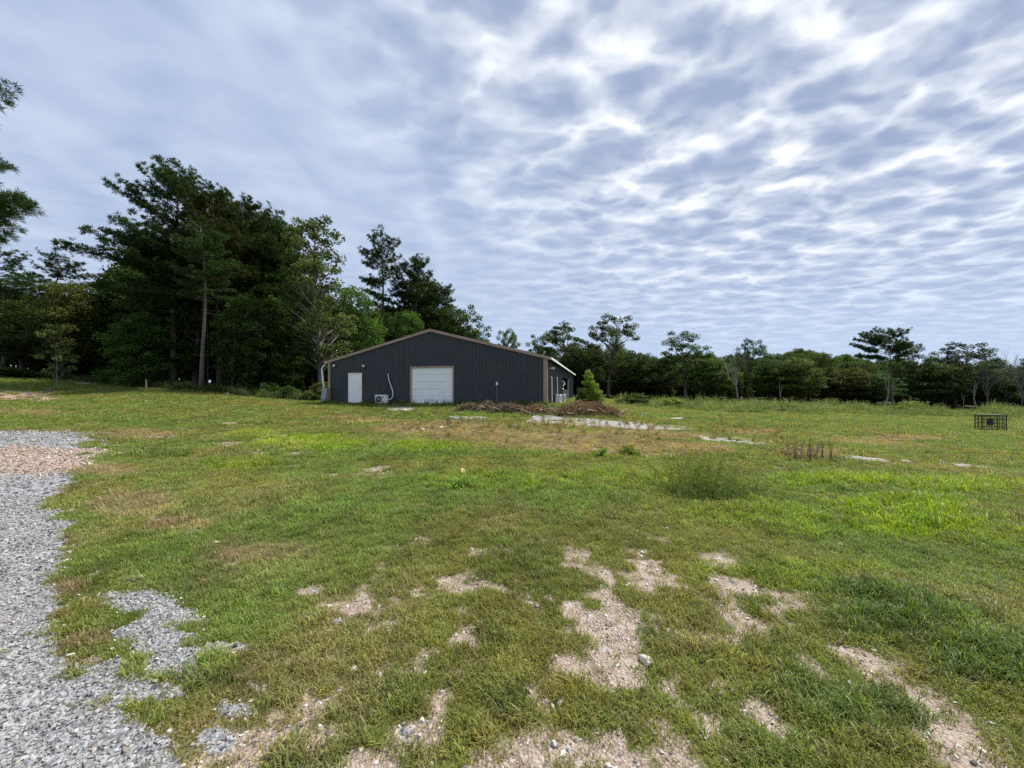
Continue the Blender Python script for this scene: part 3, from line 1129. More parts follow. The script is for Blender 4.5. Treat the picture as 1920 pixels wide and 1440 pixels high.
# roof: two slopes with overhang
for sx in (-1, 1):
    mb = MB()
    xm = B_W / 2
    xe = xm + sx * (xm + 0.22)
    sl = (B_R - B_H) / (B_W / 2)
    ze = B_H - sl * 0.22
    y0, y1 = -0.06, B_L + 0.1
    v = []
    for y in (y0, y1):
        v += [(xm, y, B_R + 0.02), (xe, y, ze + 0.02), (xe, y, ze + 0.07), (xm, y, B_R + 0.07)]
    mb.add(v, [(0, 1, 2, 3), (7, 6, 5, 4), (3, 2, 6, 7), (1, 0, 4, 5), (2, 1, 5, 6)])
    rf = link('roof', mb, M['roof_steel'], bld)
    # brown rake trim along the gable
    mb = MB()
    v = []
    for y, in ((-0.11,), (-0.035,)):
        v += [(xm, y, B_R - 0.10), (xe, y, ze - 0.10), (xe, y, ze + 0.085), (xm, y, B_R + 0.085)]
    mb.add(v, [(0, 1, 2, 3), (7, 6, 5, 4), (3, 2, 6, 7), (1, 0, 4, 5), (2, 1, 5, 6)])
    link('rake_trim', mb, M['trim'], bld)
    # gutter and eave strip along the side
    mb = MB().box(min(xe, xe + sx * 0.1), max(xe, xe + sx * 0.1), -0.04, B_L + 0.06, ze - 0.07, ze + 0.05)
    link('gutter', mb, M['white_paint'], bld)
# corner trims
link('corner_trim', MB().box(-0.035, 0.13, -0.045, -0.022, -0.03, B_H - 0.09).box(-0.06, -0.036, -0.045, 0.12, -0.03, B_H - 0.1), M['trim'], bld)
link('corner_trim', MB().box(B_W - 0.20, B_W + 0.03, -0.045, -0.022, -0.03, B_H - 0.09).box(B_W + 0.031, B_W + 0.055, -0.045, 0.14, -0.03, B_H - 0.1), M['trim'], bld)
# downspout at the left eave
mb = MB().tube([(-0.30, -0.02, 2.72), (-0.46, -0.05, 2.60), (-0.55, -0.06, 2.45), (-0.50, -0.07, 1.9), (-0.36, -0.08, 1.12)], 0.05, 8)
link('downspout', mb, M['white_paint'], bld)
# white entry door
d0, d1, dt = OPEN[0]
door = link('entry_door', MB().box(d0 + 0.06, d1 - 0.06, -0.012, 0.035, 0.015, dt - 0.06, 0.004), M['white_paint'], bld)
link('door_frame', MB().box(d0, d0 + 0.055, -0.035, 0.05, 0.0, dt).box(d1 - 0.055, d1, -0.035, 0.05, 0.0, dt).box(d0 + 0.055, d1 - 0.055, -0.035, 0.05, dt - 0.055, dt), M['white_paint'], door)
link('door_trim', MB().box(d0 - 0.03, d1 + 0.03, -0.042, -0.02, dt + 0.002, dt + 0.05), M['trim'], door)
mb = MB().tube([(d1 - 0.14, -0.013, 0.98), (d1 - 0.14, -0.05, 0.98), (d1 - 0.14, -0.085, 0.98)], [0.012, 0.012, 0.03], 10)
link('deadbolt', MB().tube([(d1 - 0.14, -0.013, 1.13), (d1 - 0.14, -0.03, 1.13)], 0.025, 10), M['galv'], door)
link('door_knob', mb, M['galv'], door)
# sectional garage door
g0, g1, gt = OPEN[1]
gd = link('garage_door', MB().box(g0 + 0.02, g1 - 0.02, 0.05, 0.075, 0.0, gt), M['white_paint'], bld)
ns = 5
sh = (gt - 0.04) / ns
for i in range(ns):
    z0, z1 = 0.02 + i * sh, 0.02 + (i + 1) * sh - 0.012
    mb = MB()
    # each section: raised body with one shallow pressed rib across
    zs = [z0, z0 + 0.01, (z0 + z1) / 2 - 0.014, (z0 + z1) / 2, (z0 + z1) / 2 + 0.014, z1 - 0.01, z1]
    ys = [0.049, 0.022, 0.022, 0.036, 0.022, 0.022, 0.049]
    v = []
    for z, y in zip(zs, ys):
        v += [(g0 + 0.05, y, z), (g1 - 0.05, y, z)]
    mb.add(v, [(2 * q, 2 * q + 1, 2 * q + 3, 2 * q + 2) for q in range(6)])
    link('door_section', mb, M['white_paint'], gd)
link('door_handle', MB().box((g0 + g1) / 2 - 0.07, (g0 + g1) / 2 + 0.07, 0.0, 0.02, 0.24, 0.27), M['black_plastic'], gd)
link('garage_trim', MB().box(g0 - 0.05, g0 + 0.0, -0.05, -0.022, -0.02, gt + 0.0).box(g0 + 0.001, g0 + 0.06, -0.05, 0.048, -0.02, gt - 0.061), M['trim'], gd)
link('garage_trim', MB().box(g1 - 0.0, g1 + 0.04, -0.05, -0.022, -0.02, gt + 0.0).box(g1 - 0.06, g1 - 0.001, -0.05, 0.048, -0.02, gt - 0.061), M['trim'], gd)
link('garage_trim', MB().box(g0 - 0.05, g1 + 0.04, -0.052, -0.022, gt + 0.001, gt + 0.05).box(g0, g1, -0.05, 0.048, gt - 0.06, gt - 0.001), M['trim'], gd)


def wall_lamp(x, z, fx):
    l = link('wall_lamp', MB().box(x - 0.055, x + 0.055, -0.075, -0.024, z - 0.11, z + 0.0, 0.012), M['black_plastic'], bld)
    mb = MB().tube([(x + fx, -0.06, z + 0.05), (x + fx, -0.10, z + 0.05), (x + fx, -0.19, z + 0.02), (x + fx, -0.20, z + 0.02)], [0.03, 0.06, 0.085, 0.02], 12)
    link('lamp_head', mb, M['lamp_glass'], l)


wall_lamp(0.52, 2.62, 0.0)
wall_lamp(2.90, 2.56, -0.03)
ob = link('outlet_box', MB().box(12.40, 12.53, -0.09, -0.022, 1.22, 1.42, 0.012), M['white_plastic'], bld)
link('conduit', MB().tube([(12.465, -0.045, 1.21), (12.465, -0.045, 0.0)], 0.014, 6), M['grey_box'], ob)
# right wall: small security light, line covers, half-height panel in the bay
link('security_light', MB().box(B_W + 0.02, B_W + 0.22, 1.1, 1.2, 2.28, 2.36, 0.01).tube([(B_W + 0.22, 1.15, 2.32), (B_W + 0.34, 1.15, 2.30)], [0.04, 0.07], 8), M['white_plastic'], bld)
for yy, zt in ((1.9, 1.78), (5.3, 1.88)):
    link('line_cover', MB().tube([(B_W + 0.03, yy - 0.1, zt), (B_W + 0.08, yy, zt - 0.02), (B_W + 0.08, yy, zt - 0.3), (B_W + 0.085, yy + 0.08, 0.45), (B_W + 0.09, yy + 0.08, 0.1)], 0.042, 8), M['white_plastic'], bld)
gp = link('bay_panel', MB().box(B_W - 0.05, B_W - 0.01, 11.2, 16.4, 0.0, 1.02), M['steel_wall'], bld)
link('bay_post', MB().box(B_W - 0.06, B_W + 0.05, 16.4, 16.62, 0.0, 2.08), M['galv'], bld)
rr_ = random.Random(8)
for i in range(7):
    y = 12.4 + rr_.uniform(0, 3.4)
    z = 1.02 + rr_.uniform(0, 0.75)
    w, h = rr_.uniform(0.15, 0.55), rr_.uniform(0.1, 0.4)
    pts = [(B_W - 0.2 + rr_.uniform(-0.15, 0.1), y + dy * w, z + dz * h) for dy, dz in ((0, 0), (0.6, -0.25), (1, 0.2), (0.8, 0.8), (0.3, 1.0), (-0.1, 0.6))]
    link('torn_sheet', MB().add(pts, [(0, 1, 2, 3), (0, 3, 4, 5)]), M['torn_wrap'], bld)


# ---- things by the building
def b2w(x, y, z=0.0):
    c, s = math.cos(B_ANG), math.sin(B_ANG)
    return Vector((B_ORG.x + x * c - y * s, B_ORG.y + x * s + y * c, B_ORG.z + z))


def condenser(x, y, rz, label):
    p = b2w(x, y)
    p.z = float(tz(p.x, p.y))
    e = empty('condenser_unit', p, B_ANG + rz)
    tag(e, label, 'condenser', 'outdoor air conditioner units of the building')
    W, D, H = 0.84, 0.32, 0.58
    link('casing', MB().box(-W / 2, W / 2, -D / 2, D / 2, 0.06, 0.06 + H, 0.015), M['white_plastic'], e)
    for sx in (-1, 1):
        link('foot', MB().box(sx * 0.28 - 0.03, sx * 0.28 + 0.03, -D / 2 - 0.03, D / 2 + 0.03, 0.0, 0.06), M['galv'], e)
    cx, cz, rad = -0.13, 0.06 + H / 2, 0.225
    mb = MB().tube([(cx, -D / 2 - 0.004, cz), (cx, -D / 2 - 0.001, cz)], rad, 24)
    gr = link('fan_opening', mb, M['black_plastic'], e)
    mb = MB()
    for q in (0.25, 0.5, 0.75, 1.0):
        pts = [(cx + math.cos(a) * rad * q, -D / 2 - 0.016, cz + math.sin(a) * rad * q) for a in np.linspace(0, 2 * math.pi, 25)]
        mb.tube(pts, 0.006, 4, cap=False)
    for a in np.linspace(0, math.pi, 7)[:-1]:
        mb.tube([(cx - math.cos(a) * rad, -D / 2 - 0.018, cz - math.sin(a) * rad), (cx + math.cos(a) * rad, -D / 2 - 0.018, cz + math.sin(a) * rad)], 0.005, 4)
    mb.tube([(cx, -D / 2 - 0.016, cz), (cx, -D / 2 - 0.024, cz)], 0.06, 12)
    link('fan_grille', mb, M['galv'], gr)
    mb = MB().tube([(0.17, -D / 2 - 0.006, 0.06 + H * 0.72), (0.17, -D / 2 - 0.001, 0.06 + H * 0.72)], 0.06, 14)
    link('badge', mb, M['black_plastic'], e)
    link('valve_cover', MB().box(W / 2 - 0.02, W / 2 + 0.07, -0.1, 0.08, 0.12, 0.36, 0.01), M['white_plastic'], e)
    return e


condenser(4.42, -0.36, 0.0, 'white outdoor air conditioner unit under the curved hose on the front wall')
condenser(B_W + 0.42, 3.1, R(90), 'white air conditioner unit on the right side wall, nearer the corner')
condenser(B_W + 0.42, 6.6, R(90), 'white air conditioner unit on the right side wall, nearer the dark opening')
e = empty('line_set_hose', b2w(4.65, -0.05))
e.rotation_euler = (0, 0, B_ANG)
tag(e, 'pale curved refrigerant hose hanging on the dark front wall', 'hose')
link('hose', MB().tube([(0.0, -0.0, 1.98), (0.08, -0.06, 2.00), (0.13, -0.07, 1.93), (0.13, -0.07, 1.78), (0.18, -0.07, 1.55), (0.30, -0.07, 1.25), (0.43, -0.08, 0.95), (0.50, -0.1, 0.65), (0.48, -0.15, 0.42), (0.38, -0.24, 0.28), (0.22, -0.28, 0.24)], 0.036, 8), M['torn_wrap'], e)
link('cable', MB().tube([(-0.02, -0.02, 1.93), (0.04, -0.05, 1.80), (0.06, -0.06, 1.4), (0.02, -0.08, 0.95), (-0.03, -0.14, 0.64)], 0.02, 6), M['black_plastic'], e)
link('wall_cap', MB().box(-0.10, 0.06, -0.06, 0.022, 1.88, 2.04, 0.015), M['black_plastic'], e)

# leaning grey service pedestal at the left corner
p = G(616, 758)
p = b2w(-0.12, -0.42)
p.z = float(tz(p.x, p.y))
e = empty('service_pedestal', p, B_ANG)
e.rotation_euler = (0, R(9), B_ANG)
tag(e, 'leaning grey electrical cabinet on two legs at the left building corner', 'cabinet')
link('cabinet', MB().box(-0.19, 0.19, -0.11, 0.11, 0.28, 1.10, 0.012), M['grey_box'], e)
link('cabinet_door', MB().box(-0.165, 0.165, -0.122, -0.111, 0.32, 1.0, 0.004), M['grey_box'], e)
link('cap', MB().box(-0.21, 0.21, -0.13, 0.13, 1.101, 1.135, 0.008), M['galv'], e)
for sx in (-1, 1):
    link('leg', MB().box(sx * 0.13 - 0.03, sx * 0.13 + 0.03, -0.03, 0.03, -0.1, 0.28), M['galv'], e)

# ------------------------------------------------------------------ trees


def rand_unit(r, n):
    v = r.normal(0, 1, (n, 3))
    return v / np.linalg.norm(v, axis=1)[:, None]


def leaf_mesh(C, size, asp, shade, r, name, up=0.35):
    n = len(C)
    nrm = rand_unit(r, n)
    nrm[:, 2] = np.abs(nrm[:, 2]) + up
    nrm /= np.linalg.norm(nrm, axis=1)[:, None]
    a = np.cross(nrm, rand_unit(r, n))
    a /= np.maximum(1e-6, np.linalg.norm(a, axis=1))[:, None]
    b = np.cross(nrm, a)
    s = size[:, None]
    V = np.stack([C - a * s, C - b * s * asp + nrm * s * 0.12, C + a * s, C + b * s * asp + nrm * s * 0.12], 1)
    o = (np.arange(n) * 4)[:, None]
    return mesh_np(name, V.reshape(-1, 3), o + np.array([0, 1, 2, 3]), {'shade': ('FLOAT', np.repeat(np.clip(shade, 0, 1), 4))})


def needle_mesh(T, D, length, r, per, width, shade, name):
    """tufts at T pointing along D; each tuft a burst of thin needle bundles"""
    n = len(T)
    dirs = rand_unit(r, n * per).reshape(n, per, 3) * 0.95 + D[:, None, :] * 0.75
    dirs[..., 2] += 0.22
    dirs /= np.linalg.norm(dirs, axis=2)[..., None]
    Ln = (length * r.uniform(0.65, 1.2, (n, per)))[..., None]
    side = np.cross(dirs, rand_unit(r, n * per).reshape(n, per, 3))
    side /= np.maximum(1e-6, np.linalg.norm(side, axis=2))[..., None]
    base = T[:, None, :] + r.normal(0, 0.03, (n, per, 3))
    V = np.stack([base, base + dirs * Ln * 0.55 + side * width, base + dirs * Ln, base + dirs * Ln * 0.55 - side * width], 2)
    m = n * per
    o = (np.arange(m) * 4)[:, None]
    sh = np.repeat(np.clip(shade[:, None] + r.normal(0, 0.15, (n, per)), 0, 1).ravel(), 4)
    return mesh_np(name, V.reshape(-1, 3), o + np.array([0, 1, 2, 3]), {'shade': ('FLOAT', sh)})


def trunk_path(r, H, wob, lean=(0, 0), n=9):
    ts = np.linspace(0, 1, n)
    ph = r.uniform(0, 6.28, 4)
    x = wob * (np.sin(ts * 4 + ph[0]) - math.sin(ph[0])) * ts + lean[0] * ts * H
    y = wob * (np.sin(ts * 3.3 + ph[1]) - math.sin(ph[1])) * ts + lean[1] * ts * H
    return np.stack([x, y, ts * H], 1)


def on_path(path, z):
    return np.array([np.interp(z, path[:, 2], path[:, 0]), np.interp(z, path[:, 2], path[:, 1]), z])


def decid(seed, H=10, Rc=3.2, base=2.6, ncl=80, clr=0.8, nleaf=120, leaf=0.13, prof=None, wob=0.25, tr=None, lean=(0, 0), shell=0.6, zflat=0.7):
    r = np.random.default_rng(seed)
    prof = prof or [(0, 0.45), (0.25, 0.95), (0.5, 1.0), (0.75, 0.8), (1, 0.25)]
    path = trunk_path(r, H * 0.9, wob, lean)
    tr = tr or H * 0.017
    mb = MB()
    mb.tube(path - np.array([0, 0, 0.15]) * (path[:, 2:3] < 0.01), [tr * 1.35] + [tr * (1 - 0.85 * t) for t in np.linspace(0, 1, 9)][1:], 8)
    cs = []
    tries = 0
    lump = r.uniform(0, 6.28, 3)
    while len(cs) < ncl and tries < ncl * 60:
        tries += 1
        t = r.uniform(0, 1)
        rad = Rc * np.interp(t, [p_[0] for p_ in prof], [p_[1] for p_ in prof])
        an = r.uniform(0, 6.28)
        rad *= 0.86 + 0.24 * math.sin(2 * an + lump[0] + 4 * t) * math.sin(an + lump[1])
        q = rad * r.uniform(0, 1) ** (1 - shell * 0.75)
        z = base + (H - base - clr * 0.4) * t
        p_ = on_path(path, min(z, path[-1, 2])) + np.array([math.cos(an) * q, math.sin(an) * q, 0])
        p_[2] = z
        if all(np.sum((p_ - c) ** 2) > (clr * 0.95) ** 2 for c in cs):
            cs.append(p_)
    cs = np.array(cs)
    for c in cs:
        ax = on_path(path, min(c[2], path[-1, 2]))
        hd = math.hypot(c[0] - ax[0], c[1] - ax[1])
        zb = max(base * 0.55, min(c[2] - 0.25 - hd * r.uniform(0.45, 0.9), path[-1, 2] * 0.97))
        s = on_path(path, zb)
        mid = s * 0.5 + c * 0.5 + r.normal(0, 0.12 * clr + 0.03 * hd, 3)
        mid[2] += 0.08 * hd
        q1 = s * 0.75 + mid * 0.25 + np.array([0, 0, 0.02])
        b0 = max(0.012, min(tr * 0.45, 0.018 * hd + 0.014) * H / 10)
        mb.tube([s, mid, mid * 0.4 + c * 0.6 + r.normal(0, 0.06 * clr, 3), c], [b0, b0 * 0.7, b0 * 0.42, b0 * 0.15], 4, cap=False)
    n = len(cs) * nleaf
    loc = r.normal(0, 1, (len(cs), nleaf, 3))
    loc /= np.linalg.norm(loc, axis=2)[..., None]
    loc *= (r.uniform(0, 1, (len(cs), nleaf, 1)) ** 0.45) * clr * r.uniform(0.65, 1.15, (len(cs), 1, 1))
    loc[..., 2] *= zflat
    C = (cs[:, None] + loc).reshape(-1, 3)
    sh = np.clip(np.repeat(r.uniform(0.1, 0.9, len(cs)), nleaf) + r.normal(0, 0.2, n), 0, 1)
    crown = leaf_mesh(C, leaf * r.uniform(0.6, 1.25, n), 0.58, sh, r, 'crown')
    return mb.mesh('trunk', True), crown, H


def pine(seed, H=20, base=9, Rb=3.6, nwh=26, prof=None, tuft_gap=0.32, per=22, nl=0.30, wob=0.35, lean=(0, 0), tr=None, bias=None, droop=0.1, drop=0.15, width=0.022, stubs=True, extra=None):
    r = np.random.default_rng(seed)
    prof = prof or [(0, 0.55), (0.2, 1.0), (0.5, 0.85), (0.8, 0.5), (1, 0.12)]
    path = trunk_path(r, H, wob, lean)
    tr = tr or H * 0.0125
    mb = MB()
    mb.tube(path, [tr * 1.3] + [tr * (1 - 0.9 * t) for t in np.linspace(0, 1, 9)][1:], 8)
    T, D, S = [], [], []
    br = []
    for i in range(nwh):
        t = (i + r.uniform(0, 0.8)) / nwh
        z = base + (H - base) * t
        for k_ in range(r.integers(3, 6)):
            if r.uniform() < drop:
                continue
            an = r.uniform(0, 6.28)
            Ln = Rb * np.interp(t, [p_[0] for p_ in prof], [p_[1] for p_ in prof]) * r.uniform(0.6, 1.15)
            if bias is not None:
                Ln *= 1 + bias[1] * math.cos(an - bias[0])
            el = np.interp(t, [0, 0.5, 1], [-droop, 0.15, 0.75]) + r.normal(0, 0.12)
            br.append((z, an, Ln, el))
    for x_ in (extra or []):
        br.append(x_)
    for z, an, Ln, el in br:
        s = on_path(path, z)
        dh = np.array([math.cos(an), math.sin(an), 0])
        pts = []
        for q in np.linspace(0, 1, 5):
            p_ = s + dh * Ln * q * math.cos(el) + np.array([0, 0, Ln * (q * math.sin(el) + 0.16 * q * q)])
            pts.append(p_ + r.normal(0, 0.03 * Ln, 3) * q)
        b0 = 0.012 + 0.012 * Ln
        mb.tube(pts, [b0, b0 * 0.8, b0 * 0.6, b0 * 0.4, b0 * 0.15], 4, cap=False)
        pts = np.array(pts)
        sd = np.cross(dh, [0, 0, 1])
        # tufts spread on side twigs over the outer part of the bough
        m = max(4, int(Ln * Ln / (tuft_gap * tuft_gap) * 0.55))
        q = r.uniform(0.28, 1.0, m)
        lat = r.uniform(-1, 1, m) * Ln * 0.30 * (1.15 - q * 0.65)
        for qq, l_ in zip(q, lat):
            c = np.array([np.interp(qq, np.linspace(0, 1, 5), pts[:, ax]) for ax in range(3)])
            c = c + sd * l_ + dh * abs(l_) * 0.35 + np.array([0, 0, r.normal(0.06, 0.10) + 0.05 * abs(l_)])
            T.append(c)
            d = dh * 0.7 + sd * np.sign(l_) * 0.4 + np.array([0, 0, 0.35])
            D.append(d / np.linalg.norm(d))
            S.append(r.uniform(0.1, 0.8))
    if stubs:
        for _ in range(10):
            z = r.uniform(base * 0.35, base)
            an = r.uniform(0, 6.28)
            s = on_path(path, z)
            Ln = r.uniform(0.4, 1.6)
            e_ = s + np.array([math.cos(an) * Ln, math.sin(an) * Ln, r.uniform(-0.3, 0.3)])
            mb.tube([s, (s + e_) / 2 + r.normal(0, 0.05, 3), e_], [0.03, 0.02, 0.006], 4, cap=False)
    crown = needle_mesh(np.array(T), np.array(D), nl, r, per, width, np.array(S), 'crown')
    return mb.mesh('trunk', True), crown, H


def bare(seed, H=9, spread=0.5, levels=4, tr=None, lean=(0, 0), fork=0.45, n0=5):
    r = random.Random(seed)
    tr = tr or H * 0.014
    mb = MB()

    def grow(p, d, Ln, rad, lev):
        pts = [p]
        dd = d.copy()
        for i in range(4):
            dd = (dd + Vector((r.gauss(0, 0.10), r.gauss(0, 0.10), 0.05))).normalized()
            pts.append(pts[-1] + dd * Ln / 4)
        mb.tube(pts, [rad, rad * 0.9, rad * 0.78, rad * 0.65, rad * 0.5], 6 if lev < 2 else 4, cap=False)
        if lev >= levels:
            return
        for k_ in range(n0 if lev == 0 else 3):
            q = r.uniform(0.35, 1.0) if lev else r.uniform(fork, 1.0)
            i = min(3, int(q * 4))
            b = pts[i].lerp(pts[i + 1], q * 4 - i)
            sd = Vector((r.gauss(0, 1), r.gauss(0, 1), r.gauss(0.25, 0.5))).normalized()
            nd = (dd * (1 - spread) + sd * spread + Vector((0, 0, 0.15))).normalized()
            grow(b, nd, Ln * r.uniform(0.42, 0.68), rad * r.uniform(0.38, 0.6), lev + 1)
        grow(pts[-1], (dd + Vector((r.gauss(0, .2), r.gauss(0, .2), 0))).normalized(), Ln * 0.6, rad * 0.5, lev + 1)
    grow(Vector((0, 0, -0.1)), Vector((lean[0], lean[1], 1)).normalized(), H * 0.52, tr, 0)
    zmax = max(v[2] for v in mb.v)
    mb.v = [(v[0] * H / zmax, v[1] * H / zmax, v[2] * H / zmax) for v in mb.v]
    return mb.mesh('trunk', True), None, H


PR = {}
PR['pine_tall'] = pine(1, 20, 7.0, 3.9, 30, [(0, 0.75), (0.15, 1.0), (0.3, 1.15), (0.55, 0.85), (0.8, 0.62), (0.93, 0.42), (1, 0.15)], bias=(math.pi, 0.25), per=20, tuft_gap=0.36)
PR['pine_a'] = pine(2, 18, 6.0, 3.0, 34, [(0, 0.6), (0.3, 1.0), (0.6, 0.95), (0.85, 0.72), (1, 0.30)], per=18, tuft_gap=0.33, drop=0.05)
PR['pine_b'] = pine(3, 18, 8.0, 3.2, 22, [(0, 0.5), (0.25, 0.95), (0.6, 1.0), (0.85, 0.7), (1, 0.25)], per=18, tuft_gap=0.36)
PR['pine_c'] = pine(4, 20, 11.0, 2.9, 19, [(0, 0.7), (0.2, 1.0), (0.55, 0.95), (0.8, 0.9), (1, 0.35)], per=20, tuft_gap=0.34, drop=0.12, lean=(0.0, 0))
PR['pine_umbrella'] = pine(5, 10.3, 6.6, 2.9, 13, [(0, 0.8), (0.25, 1.0), (0.6, 0.9), (0.85, 0.7), (1, 0.5)], per=20, tuft_gap=0.31, drop=0.15, droop=-0.05, lean=(-0.05, 0), tr=0.13, bias=(math.pi, 0.3))
PR['broad'] = decid(20, 10, 3.6, 1.8, 110, 0.82, 125, 0.125)
PR['broad_b'] = decid(21, 10, 3.2, 2.2, 95, 0.80, 120, 0.125, [(0, 0.6), (0.3, 1), (0.6, 0.9), (0.85, 0.7), (1, 0.3)])
PR['open'] = decid(22, 10, 3.3, 3.6, 52, 0.62, 120, 0.11, [(0, 0.5), (0.35, 1.0), (0.7, 0.95), (1, 0.45)], wob=0.5, shell=0.9)
PR['open_b'] = decid(23, 10, 2.9, 3.2, 58, 0.60, 110, 0.11, [(0, 0.5), (0.3, 0.9), (0.6, 1.0), (0.85, 0.8), (1, 0.35)], wob=0.6, shell=0.9)
PR['tall'] = decid(24, 16, 3.2, 3.2, 120, 0.72, 105, 0.13, [(0, 0.75), (0.3, 1.0), (0.5, 0.9), (0.62, 0.72), (0.8, 0.75), (1, 0.42)], wob=0.5, shell=0.75)
PR['low'] = decid(25, 7, 2.9, 0.6, 95, 0.70, 120, 0.12, [(0, 0.8), (0.3, 1.0), (0.6, 0.85), (0.85, 0.5), (1, 0.2)])
PR['slim'] = decid(26, 9, 1.6, 1.2, 52, 0.62, 100, 0.12, [(0, 0.6), (0.3, 1.0), (0.6, 0.9), (1, 0.25)], wob=0.3)
PR['bush'] = decid(27, 2.0, 1.2, 0.1, 46, 0.36, 95, 0.075, [(0, 0.9), (0.4, 1.0), (0.8, 0.7), (1, 0.4)], tr=0.03)
PR['bush_b'] = decid(28, 1.6, 1.0, 0.05, 30, 0.36, 80, 0.08, [(0, 0.8), (0.5, 1.0), (0.85, 0.7), (1, 0.3)], tr=0.025)
PR['sapling'] = decid(29, 5, 1.3, 1.1, 26, 0.34, 60, 0.085, [(0, 0.8), (0.4, 1.0), (0.75, 0.8), (1, 0.15)], tr=0.045, wob=0.18, shell=0.9)
PR['young'] = decid(30, 2.6, 0.85, 0.25, 62, 0.26, 75, 0.06, [(0, 0.95), (0.35, 0.9), (0.7, 0.5), (1, 0.1)], tr=0.04)
PR['bare'] = bare(40, 10, 0.5, 4)
PR['bare_b'] = bare(41, 9, 0.42, 4, lean=(0.05, 0), n0=4)
PR['snag'] = bare(42, 18, 0.42, 3, fork=0.86, n0=5, tr=0.10)
PR['pole'] = bare(43, 6, 0.3, 1, tr=0.10, lean=(0.04, 0), fork=0.8, n0=1)
_made = {}


def tree(name, proto, px, d, py_top, width_px, label, cat='tree', leaf='oak', bark='bark', rz=None, group=None, sink=0.05, part='crown'):
    """a tree at pixel column px and depth d, its top at py_top and its crown about width_px wide"""
    tm, cm, H = PR[proto]
    p = at_depth(px, d)
    h = z_at(py_top, d) - p.z
    sz = h / H
    ref = {'pine_tall': 8.6, 'pine_a': 6.4, 'pine_b': 6.8, 'pine_c': 6.2, 'pine_umbrella': 6.4, 'broad': 7.2, 'broad_b': 6.6, 'open': 6.8, 'open_b': 6.2, 'tall': 6.8, 'low': 6.2,
           'slim': 3.8, 'bush': 2.6, 'bush_b': 2.3, 'sapling': 2.8, 'young': 2.0, 'snag': 5.0}.get(proto)
    sx = (width_px * d / F) / ref if (width_px and ref) else sz
    rz = rng0.uniform(0, 6.28) if rz is None else rz
    e = empty(name, (p.x, p.y, p.z - sink), rz)
    e.scale = (sx, sx, sz)
    tag(e, label, cat, group)
    for nm, me, mat in (('trunk', tm, M[bark]), (part, cm, M[leaf])):
        if me is None:
            continue
        key = (proto, nm, mat.name)
        if key not in _made:
            m2 = me.copy() if me.materials else me
            m2.materials.clear()
            m2.materials.append(mat)
            _made[key] = m2
        o = bpy.data.objects.new(nm, _made[key])
        COL.objects.link(o)
        o.parent = e
    return e


WL = 'trees along the edge of the left wood'
# left wood, from the left edge of the picture
tree('pine_tree', 'pine_b', 8, 46, 474, 120, 'dark pine cut by the left picture edge, lower of the far left trees', leaf='pine', group=WL)
tree('pine_tree', 'pine_b', 92, 50, 480, 110, 'round topped pine standing second from the left picture edge', leaf='pine', group=WL)
tree('oak_tree', 'broad', 118, 42, 520, 130, 'olive brown broadleaf tree before the round topped pine at far left', leaf='oak_olive', group=WL)
tree('oak_tree', 'broad_b', 40, 43, 560, 130, 'dark broadleaf tree low at the left edge, under the two pines', leaf='oak_dark', group=WL)
tree('oak_tree', 'broad_b', 178, 48, 528, 90, 'dark broadleaf tree in the dip left of the tallest pines', leaf='oak_dark', group=WL)
tree('pine_tree', 'pine_a', 222, 47, 522, 80, 'short pine filling the dip left of the tallest pines', leaf='pine', group=WL)
tree('oak_tree', 'low', 272, 36, 585, 140, 'broad layered green tree at the foot of the tallest pines', leaf='oak', group=WL)
tree('pine_tree', 'pine_tall', 326, 37, 318, 200, 'tallest pine of the left wood with long boughs reaching left', leaf='pine', rz=0.15, group=WL)
tree('pine_tree', 'pine_tall', 352, 39, 335, 150, 'second tallest pine close right of the tallest one', leaf='pine', rz=2.4, group=WL)
tree('dead_tree', 'snag', 390, 37.5, 332, 44, 'thin dead tree with bare grey twigs above the pines', leaf='pine', bark='bark', rz=1.0, group=WL)
tree('pine_tree', 'pine_a', 412, 38, 372, 130, 'olive tinged pine beside the bare dead top', leaf='pine_yellow', group=WL)
tree('pine_tree', 'pine_a', 456, 41, 392, 140, 'dark pine third step down the sloping skyline', leaf='pine', rz=1.3, group=WL)
tree('pine_tree', 'pine_a', 498, 43, 412, 130, 'dark pine fourth step down the sloping skyline', leaf='pine', rz=4.0, group=WL)
tree('pine_tree', 'pine_b', 546, 45, 446, 120, 'dark pine just left of the pale airy cottonwood', leaf='pine', group=WL)
tree('pine_tree', 'pine_a', 435, 44, 378, 150, 'dark pine behind the olive tinged one', leaf='pine', rz=5.0, group=WL)
tree('pine_tree', 'pine_b', 476, 46, 400, 140, 'dark pine behind the third skyline step', leaf='pine', rz=2.0, group=WL)
tree('pine_tree', 'pine_a', 520, 47, 428, 130, 'dark pine behind the fourth skyline step', leaf='pine', rz=0.6, group=WL)
tree('pine_tree', 'pine_c', 378, 33.5, 425, 110, 'pine with a thick bare leaning grey trunk at the wood edge', leaf='pine', bark='bark_grey', rz=1.0, group=WL)
tree('oak_tree', 'broad', 458, 35, 545, 130, 'dark bushy tree leaning out under the sloping pines', leaf='oak_dark', group=WL)
tree('oak_tree', 'slim', 365, 38, 520, 110, 'dark slender tree in shade behind the thick leaning trunk', leaf='oak_dark', group=WL)
tree('oak_tree', 'broad_b', 520, 41, 560, 120, 'dark bushy tree in deep shade left of the pale trunk', leaf='oak_dark', group=WL)
tree('cottonwood_tree', 'tall', 602, 38, 410, 150, 'tall airy cottonwood with pale trunk and sky between its top sprays', leaf='pale_leaf', bark='bark_pale', rz=0.7, group=WL)
tree('oak_tree', 'broad', 655, 44, 528, 130, 'mid green tree between the airy cottonwood and the long trunked pine', leaf='oak', group=WL)
